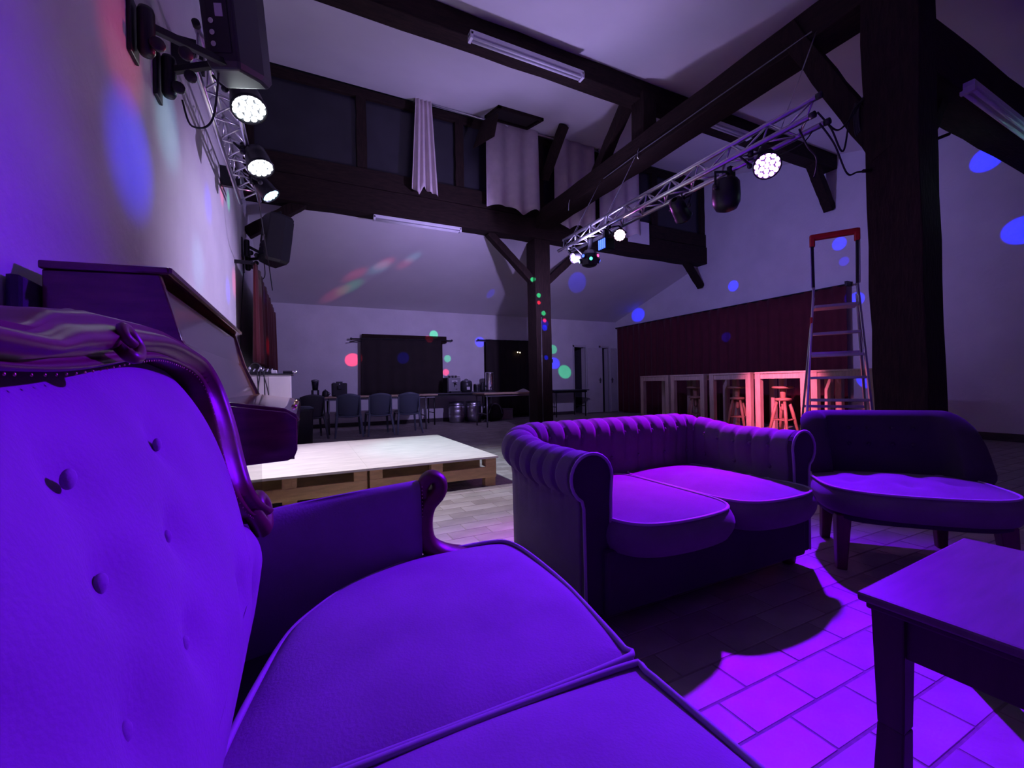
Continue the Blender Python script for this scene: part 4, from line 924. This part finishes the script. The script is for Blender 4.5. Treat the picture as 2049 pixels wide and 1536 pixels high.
P('seat_frame', MB().pillow(-.33, .37, -.31, .27, .22, .30, 12, 4.0), 'velvet_shade', ac, smooth=True, w=False)
for x, y in ((-.28, -.22), (.31, -.22), (-.22, .22), (.28, .22)):
    P('leg', MB().bar((x, y, .26), (x * 1.05, y * 1.08, 0), .062, .062, up=(0, 1, 0), w1=.042, h1=.042), 'leg_wood', ac, bevel=.005, w=False)

# ------------------------------------------------------------------ coffee table
ct = thing('coffee_table', 'low wooden coffee table with tapered legs at lower right', 'table', (1.52, .05, 0), math.radians(2.5))
hw, y0, y1 = .335, -.62, .52
P('top', MB().box(-hw, hw, y0, y1, .398, .42), 'coffee_wood', ct, bevel=.006, w=False)
P('top_moulding', MB().box(-hw + .012, hw - .012, y0 + .012, y1 - .012, .382, .398), 'coffee_frame', ct, bevel=.005, w=False)
for s in (-1, 1): P('apron', MB().box(s * (hw - .045) - .012, s * (hw - .045) + .012, y0 + .06, y1 - .06, .29, .382), 'coffee_frame', ct, bevel=.003, w=False)
for yy in (y0 + .045, y1 - .045): P('apron', MB().box(-hw + .06, hw - .06, yy - .012, yy + .012, .29, .382), 'coffee_frame', ct, bevel=.003, w=False)
for sxx in (-1, 1):
    for yy, o in ((y0 + .05, -1), (y1 - .05, 1)):
        P('leg', MB().bar((sxx * (hw - .05), yy, .384), (sxx * (hw - .05), yy, .12), .062, .062, up=(0, 1, 0), w1=.05, h1=.05).bar((sxx * (hw - .05), yy, .12), (sxx * (hw - .035), yy, 0), .05, .05, up=(0, 1, 0), w1=.055, h1=.055), 'coffee_frame', ct, bevel=.004, w=False)

# ------------------------------------------------------------------ step ladder
ld = thing('step_ladder', 'tall aluminium step ladder with red top bow beside the right post', 'ladder', (4.97, 2.50, 0), math.radians(-58))
def LP(u, d, z): return (u, d, z)      # local: u across, d depth (rear positive)
fl_, fr_ = (-.375, -.02), (.375, -.02)
def rx(z): return .305 - .125 * (z / 2.0)          # half width tapers upwards
for s in (-1, 1):
    P('front_rail', MB().bar((s * rx(0), -.02, 0), (s * rx(1.90), .14, 1.90), .022, .055, up=(0, 1, 0)), 'alu', ld, bevel=.004, w=False)
    P('handrail', MB().bar((s * rx(1.90), .14, 1.88), (s * (rx(1.9) + .005), .14, 2.36), .024, .05, up=(0, 1, 0)), 'black_plastic', ld, bevel=.004, w=False)
    P('handrail_trim', MB().bar((s * (rx(1.9) + .018), .11, 1.90), (s * (rx(1.9) + .022), .11, 2.34), .006, .02, up=(0, 1, 0)), 'alu', ld, w=False)
    P('rear_leg', MB().bar((s * .33, .70, 0), (s * .185, .18, 1.80), .022, .035, up=(0, 1, 0)), 'alu', ld, bevel=.003, w=False)
    P('rubber_foot', MB().box(s * .305 - .022, s * .305 + .022, -.06, .02, 0, .05), 'black_plastic', ld, bevel=.005, w=False)
    P('rubber_foot', MB().box(s * .33 - .02, s * .33 + .02, .67, .73, 0, .04), 'black_plastic', ld, bevel=.005, w=False)
    P('bow_side', MB().bar((s * (rx(1.9) + .005), .14, 2.34), (s * (rx(1.9) + .005), .14, 2.47), .05, .06, up=(0, 1, 0)), 'red_plastic', ld, bevel=.012, w=False)
for z in (.235, .47, .705, .94, 1.175, 1.41):
    t = z / 1.9; y = lerp(-.02, .14, t); w_ = rx(z) - .015
    P('step', MB().box(-w_, w_, y - .04, y + .05, z - .028, z), 'alu_step', ld, bevel=.004, w=False)
P('platform', MB().box(-.185, .185, .06, .32, 1.67, 1.70), 'alu_step', ld, bevel=.006, w=False)
P('bow', MB().box(-.215, .215, .11, .175, 2.41, 2.475), 'red_plastic', ld, bevel=.02, w=False)
P('foot_bar', MB().box(-.30, .30, -.035, -.005, .055, .075), 'alu', ld, bevel=.003, w=False)
for z, hw_, y in ((.6, .275, .52), (1.2, .23, .35)): P('rear_brace', MB().bar((-hw_, y, z), (hw_, y, z), .02, .03), 'alu', ld, w=False)
P('red_hinge', MB().box(-.225, -.20, .08, .14, 1.40, 1.58), 'red_plastic', ld, bevel=.006, w=False)

# ------------------------------------------------------------------ bar tables and stools
def bar_table(lab, yc, ylen=.80):
    t = thing('bar_table', lab, 'bar table', (7.2, yc, 0), group='tall wooden bar tables in a row')
    h = ylen / 2
    P('top', MB().box(6.83, 7.57, yc - h, yc + h, 1.015, 1.045), 'bar_wood', t, bevel=.004)
    for xx in (6.86, 7.52): P('apron', MB().box(xx - .012, xx + .012, yc - h + .08, yc + h - .08, .93, 1.015), 'bar_wood', t, bevel=.002)
    for yy in (yc - h + .03, yc + h - .03): P('apron', MB().box(6.90, 7.50, yy - .012, yy + .012, .93, 1.015), 'bar_wood', t, bevel=.002)
    for xx in (6.88, 7.52):
        for yy in (yc - h + .045, yc + h - .045): P('leg', MB().box(xx - .045, xx + .045, yy - .045, yy + .045, 0, 1.015), 'bar_wood', t, bevel=.004)
for lab, yc in (('tall pale wooden bar table farthest along the maroon curtain', 7.0), ('second farthest tall pale wooden bar table', 6.12), ('tall wooden bar table third from far end, half lit pink', 5.18),
                ('tall wooden bar table lit pink beside the step ladder', 4.28), ('tall wooden bar table mostly hidden behind the step ladder', 3.40)): bar_table(lab, yc, .82)
stl = thing('bar_stool', 'turned wooden stool under the pink lit bar table', 'stool', (7.22, 4.46, 0), group='turned wooden bar stools')
def stool(t, sh):
    P('seat', MB().lathe([(.05, sh - .045), (.155, sh - .035), (.165, sh - .015), (.155, sh), (.02, sh + .002)], (0, 0, 0), 20), 'stool_wood', t, smooth=True, w=False)
    P('screw', MB().lathe([(.028, sh - .40), (.034, sh - .38), (.028, sh - .36), (.034, sh - .34), (.028, sh - .32), (.034, sh - .30), (.028, sh - .28), (.034, sh - .25), (.05, sh - .06), (.05, sh - .045)], (0, 0, 0), 12), 'stool_wood', t, smooth=True, w=False)
    hz = sh - .22
    P('hub', MB().lathe([(.12, hz - .02), (.125, hz), (.12, hz + .02), (.03, hz + .03)], (0, 0, 0), 16), 'stool_wood', t, smooth=True, w=False)
    for k in range(4):
        a = PI / 4 + k * PI / 2; ca, sa = math.cos(a), math.sin(a)
        P('leg', MB().tube([(ca * .08, sa * .08, hz), (ca * .14, sa * .14, hz * .6), (ca * .215, sa * .215, 0)], lambda u: .020 + .008 * math.sin(PI * u), 10), 'stool_wood', t, smooth=True, w=False)
        b = a + PI / 2; r = .165; P('stretcher', MB().tube([(ca * r, sa * r, hz * .42), (math.cos(b) * r, math.sin(b) * r, hz * .42)], .011, 8), 'stool_wood', t, smooth=True, w=False)
stool(stl, .80)
dup(stl, (7.22, 5.30, 0), .4, 'turned wooden stool under third bar table, left of the pink lit one')
dup(stl, (7.24, 6.26, -.0), .9, 'small turned wooden stool under the second farthest bar table')

# ------------------------------------------------------------------ plastic chairs
pc = thing('plastic_chair', 'grey moulded plastic chair, rightmost of three at back table', 'chair', (1.84, 8.52, 0), 0.0, group='grey plastic chairs at the back table')
def plastic_chair(t, m):
    def shell(u, w_):
        x = lerp(-.205, .205, u); z = lerp(.36, .80, w_); cx = (2 * u - 1)
        xs = x * (1 - .10 * (1 - w_)); z2 = z - .05 * cx * cx * (w_) + .02 * (1 - w_) * cx * cx
        return (xs, -.22 + .06 * (1 - cx * cx) * -1 + .10 * (1 - w_), z2)
    mb = MB(); mb.grid(shell, 18, 12); f0 = len(mb.v); mb.grid(lambda u, w_: (shell(u, w_)[0], shell(u, w_)[1] + .012, shell(u, w_)[2]), 18, 12)
    n = 12
    for j in range(n - 1): mb.f.append((j, j + 1, f0 + j + 1, f0 + j)); b = 17 * n; mb.f.append((b + j, f0 + b + j, f0 + b + j + 1, b + j + 1))
    for i in range(17): mb.f.append((i * n, f0 + i * n, f0 + (i + 1) * n, (i + 1) * n)); q = n - 1; mb.f.append((i * n + q, (i + 1) * n + q, f0 + (i + 1) * n + q, f0 + i * n + q))
    P('backrest', mb, m, t, smooth=True, w=False)
    P('seat', MB().pillow(-.215, .215, -.18, .24, .415, .45, 10, 4.5), m, t, smooth=True, w=False)
    P('seat_rim', MB().tube(catmull([(-.21, .2, .42), (-.215, -.1, .40), (-.19, -.20, .385), (0, -.235, .37), (.19, -.20, .385), (.215, -.1, .40), (.21, .2, .42)], 5), .014, 8), m, t, smooth=True, w=False)
    for s in (-1, 1):
        P('leg', MB().bar((s * .195, -.19, .42), (s * .24, -.29, 0), .045, .034, up=(0, 1, 0), w1=.032, h1=.026), m, t, bevel=.006, w=False)
        P('leg', MB().bar((s * .195, .2, .43), (s * .225, .26, 0), .042, .034, up=(0, 1, 0), w1=.03, h1=.026), m, t, bevel=.006, w=False)
        P('back_post', MB().bar((s * .20, -.20, .38), (s * .20, -.21, .72), .03, .024, up=(0, 1, 0)), m, t, bevel=.005, w=False)
plastic_chair(pc, 'plastic_grey')
dup(pc, (1.30, 8.52, 0), .03, 'grey moulded plastic chair, middle of three at back table')
dup(pc, (.76, 8.56, 0), -.04, 'grey moulded plastic chair, leftmost of three at back table')
dk = thing('plastic_chair', 'dark plastic chair left of the grey ones, half behind the piano', 'chair', (.12, 8.62, 0), .15)
plastic_chair(dk, 'plastic_dark')
bn = thing('waste_bin', 'slim grey bin standing just beyond the piano end', 'bin', (.0, 7.6, 0))
P('body', MB().lathe([(.13, 0), (.15, .55), (.155, .57), (.14, .57)], (.0, 7.6, 0), 18), 'plastic_dark', bn, smooth=True); P('lid', MB().lathe([(.157, .57), (.155, .60), (.10, .625), (.01, .63)], (.0, 7.6, 0), 18), 'plastic_grey', bn, smooth=True)

# ------------------------------------------------------------------ back tables
def simple_table(name, lab, x0, x1, y0, y1, z, topm, legm, th=.03, legs=None, bars=True):
    t = thing(name, lab, 'table', ((x0 + x1) / 2, (y0 + y1) / 2, 0))
    P('top', MB().box(x0, x1, y0, y1, z - th, z), topm, t, bevel=.003)
    for ya in (y0 + .05, y1 - .075): P('frame_bar', MB().box(x0 + .05, x1 - .05, ya, ya + .025, z - th - .05, z - th), legm, t)
    for x in legs or (x0 + .1, x1 - .1):
        for y in (y0 + .06, y1 - .06): P('leg', MB().tube([(x, y, z - th), (x, y, 0)], .016, 8), legm, t, smooth=True)
        if bars: P('stretcher', MB().tube([(x, y0 + .06, .28), (x, y1 - .06, .28)], .011, 8), legm, t, smooth=True)
    return t
simple_table('trestle_table', 'long pale topped table along back behind the plastic chairs', .16, 2.60, 8.95, 9.65, .735, 'table_wood', 'grey_metal', legs=(.45, 2.35))
simple_table('side_table', 'dark table holding the coffee machines against the back wall', 2.66, 4.30, 9.75, 10.40, .735, 'table_dark', 'black_metal')
simple_table('folding_table', 'pale edged folding table left of the mid post', 3.46, 5.0, 8.42, 9.15, .735, 'table_wood', 'grey_metal', legs=(3.54, 4.9))
simple_table('side_table', 'small dark table right of mid post by the doorway', 6.0, 7.15, 9.75, 10.4, .735, 'table_dark', 'black_metal')
simple_table('side_table', 'dark table at far left behind the white cabinet', -.45, .12, 8.9, 9.9, .70, 'table_dark', 'black_metal')

# ------------------------------------------------------------------ appliances on the back tables
bd = thing('coffee_grinder', 'dark blender shaped grinder at left end of back tables', 'grinder', (.12, 9.2, .735))
B_ = (.22, 9.2, .735)
bd.location = B_; bd['_o'] = B_
P('base', MB().box(.15, .29, 9.12, 9.28, .735, .87), 'black_plastic', bd, bevel=.01); P('front_panel', MB().box(.19, .25, 9.112, 9.121, .755, .86), 'label_plate', bd)
P('jar', MB().lathe([(.05, .87), (.065, 1.02), (.06, 1.03)], (.22, 9.2, 0), 16), 'glass_dark', bd, smooth=True); P('lid', MB().lathe([(.07, 1.03), (.068, 1.06), (.03, 1.075)], (.22, 9.2, 0), 16), 'grey_metal', bd, smooth=True)
kt = thing('small_pot', 'small dark pot between the grinder and black coffee maker', 'pot', (.40, 9.2, .735))
P('body', MB().lathe([(.05, .735), (.065, .76), (.055, .83), (.03, .86)], (.40, 9.2, 0), 16), 'black_plastic', kt, smooth=True); P('knob', MB().sphere((.40, 9.2, .87), .012), 'black_plastic', kt, smooth=True); P('handle', MB().tube([(.455, 9.2, .82), (.49, 9.2, .80), (.46, 9.2, .76)], .008, 6), 'black_plastic', kt)
cm = thing('coffee_maker', 'wide black coffee maker on the long pale table at left', 'coffee maker', (.66, 9.25, .735))
P('body', MB().box(.52, .80, 9.13, 9.38, .735, 1.0), 'black_plastic', cm, bevel=.02); P('spout', MB().box(.63, .69, 9.09, 9.14, .88, .95), 'black_satin', cm, bevel=.006); P('tray', MB().box(.58, .74, 9.06, 9.14, .735, .76), 'black_satin', cm, bevel=.004)
P('button', MB().lathe([(.012, 0), (.012, .008)], (.66, 9.13, .98), 10, (0, -1, 0)), 'alu', cm); P('hopper', MB().box(.60, .72, 9.18, 9.32, 1.0, 1.03), 'black_satin', cm, bevel=.006); P('bean_lid', MB().box(.54, .58, 9.18, 9.30, 1.0, 1.012), 'grey_metal', cm)
es = thing('espresso_machine', 'grey boxy espresso machine leftmost on dark side table', 'coffee machine', (3.28, 10.0, .735))
P('body', MB().box(3.13, 3.44, 9.88, 10.22, .76, 1.10), 'grey_metal', es, bevel=.012); P('side_panel', MB().box(3.10, 3.135, 9.86, 10.22, .74, 1.10), 'black_plastic', es, bevel=.006); P('cup_rail', MB().tube([(3.14, 9.89, 1.12), (3.42, 9.89, 1.12), (3.42, 10.2, 1.12), (3.14, 10.2, 1.12)], .008, 6, closed=True), 'steel', es)
P('group_head', MB().lathe([(.03, 0), (.035, .05), (.02, .06)], (3.29, 9.86, .95), 12, (0, 0, 1)), 'steel', es, smooth=True); P('portafilter', MB().tube([(3.29, 9.86, .945), (3.29, 9.76, .93)], .012, 8), 'black_plastic', es); P('drip_tray', MB().box(3.16, 3.42, 9.76, 9.9, .735, .775), 'black_satin', es, bevel=.005); P('name_plate', MB().box(3.22, 3.36, 9.876, 9.882, 1.0, 1.03), 'label_plate', es); P('dial', MB().lathe([(.022, 0), (.02, .012)], (3.33, 9.88, .82), 12, (0, -1, 0)), 'steel', es)
cu = MB()
for k in range(3): P('cup', MB().lathe([(.022, 1.10), (.03, 1.15), (.027, 1.15)], (3.2 + .08 * k, 10.0, 0), 12), 'black_satin', es, smooth=True)
sk = thing('soup_kettle', 'round black soup kettle beside the espresso machine', 'kettle', (3.62, 9.98, .735))
P('body', MB().lathe([(.11, .735), (.145, .78), (.15, .92), (.14, .99), (.13, 1.0)], (3.62, 9.98, 0), 20), 'black_satin', sk, smooth=True); P('lid', MB().lathe([(.135, 1.0), (.10, 1.03), (.02, 1.045)], (3.62, 9.98, 0), 20), 'grey_metal', sk, smooth=True); P('handle', MB().tube([(3.57, 9.98, 1.04), (3.62, 9.98, 1.065), (3.67, 9.98, 1.04)], .008, 6), 'black_plastic', sk); P('control_panel', MB().box(3.58, 3.66, 9.825, 9.84, .80, .87), 'label_plate', sk)
sp_ = thing('steel_pot', 'short shiny steel pot between soup kettle and tall urn', 'pot', (3.90, 9.98, .735))
P('body', MB().lathe([(.085, .735), (.09, .74), (.09, .92), (.094, .925)], (3.90, 9.98, 0), 20), 'steel', sp_, smooth=True); P('lid', MB().lathe([(.093, .925), (.06, .945), (.015, .95)], (3.90, 9.98, 0), 20), 'steel', sp_, smooth=True)
jg = thing('dark_jug', 'slim dark jug between the steel pot and tall urn', 'jug', (4.04, 9.96, .735))
P('body', MB().lathe([(.045, .735), (.055, .80), (.045, .93), (.05, .97)], (4.04, 9.96, 0), 16), 'black_plastic', jg, smooth=True); P('handle', MB().tube([(4.09, 9.96, .93), (4.13, 9.96, .88), (4.09, 9.96, .80)], .009, 6), 'black_plastic', jg)
ur = thing('steel_urn', 'tall polished steel urn at right end of dark side table', 'urn', (4.24, 9.96, .735))
P('body', MB().lathe([(.11, .735), (.11, .80), (.108, .81), (.108, 1.20), (.112, 1.21)], (4.24, 9.96, 0), 24), 'steel', ur, smooth=True); P('lid', MB().lathe([(.112, 1.21), (.10, 1.225), (.02, 1.235)], (4.24, 9.96, 0), 24), 'steel', ur, smooth=True); P('tap', MB().tube([(4.21, 9.86, .82), (4.20, 9.80, .82), (4.20, 9.79, .78)], .012, 8), 'steel', ur); P('tap_lever', MB().box(4.19, 4.21, 9.78, 9.80, .83, .87), 'black_plastic', ur); P('base_ring', MB().lathe([(.118, .735), (.118, .765)], (4.24, 9.96, 0), 24), 'black_plastic', ur)
clh = thing('folded_cloth', 'crumpled pale cloth heaped on the folding table', 'cloth', (4.55, 8.8, .735))
P('heap', MB().grid(lambda u, w_: (4.38 + .36 * u, 8.68 + .26 * w_, .737 + .07 * math.sin(PI * u) * math.sin(PI * w_) * (.7 + .4 * math.sin(9 * u + 4 * w_))), 16, 12).grid(lambda u, w_: (4.38 + .36 * u, 8.68 + .26 * w_, .7355), 2, 2), 'beige_cloth', clh, smooth=True)
kg = thing('beer_keg', 'steel keg on the floor under dark table, nearer the espresso machine', 'keg', (3.42, 10.15, 0), group='steel kegs under the table')
P('shell', MB().lathe([(.16, 0), (.185, .02), (.185, .07), (.195, .10), (.20, .16), (.193, .18), (.20, .20), (.20, .30), (.193, .32), (.20, .34), (.195, .40), (.185, .43), (.06, .46)], (3.42, 10.15, 0), 22), 'keg_steel', kg, smooth=True)
P('collar', MB().lathe([(.18, .42), (.185, .50), (.178, .50), (.172, .43)], (3.42, 10.15, 0), 22, caps=False), 'keg_steel', kg, smooth=True); P('valve', MB().lathe([(.03, .45), (.03, .49)], (3.42, 10.15, 0), 10), 'steel', kg)
dup(kg, (3.84, 10.1, 0), .5, 'steel keg on the floor under dark table, right one below the pot')
bg = thing('dark_bag', 'dark slumped bag on the floor right of the kegs', 'bag', (4.33, 10.0, 0))
P('body', MB().grid(lambda u, w_: (4.33 + (.26 - .03 * math.sin(5 * 2 * PI * u)) * math.cos(2 * PI * u) * math.sin(PI * w_) ** .7, 10.0 + .20 * math.sin(2 * PI * u) * math.sin(PI * w_) ** .7, .21 - .21 * math.cos(PI * w_) * -1 + .03 * math.sin(4 * 2 * PI * u) * math.sin(PI * w_)), 28, 14, cu=True), 'black_cloth', bg, smooth=True)
P('strap', MB().tube(catmull([(4.15, 9.84, .2), (4.25, 9.82, .42), (4.42, 9.82, .40), (4.52, 9.85, .18)], 6), .012, 6), 'grey_metal', bg, smooth=True)
gb = thing('grey_crate', 'small grey crate on floor under the folding table', 'crate', (4.75, 10.2, 0))
P('body', MB().box(4.60, 4.92, 10.05, 10.35, 0, .26), 'grey_metal', gb, bevel=.012); P('lid', MB().box(4.59, 4.93, 10.04, 10.36, .26, .285), 'grey_metal', gb, bevel=.006)
pp_ = P('pinned_paper', MB().box(6.30, 6.90, 7.12, 7.125, 3.92, 4.40), 'paper'); tag(pp_, 'pale board with cables on the sill behind the pinkish lamp', 'board')
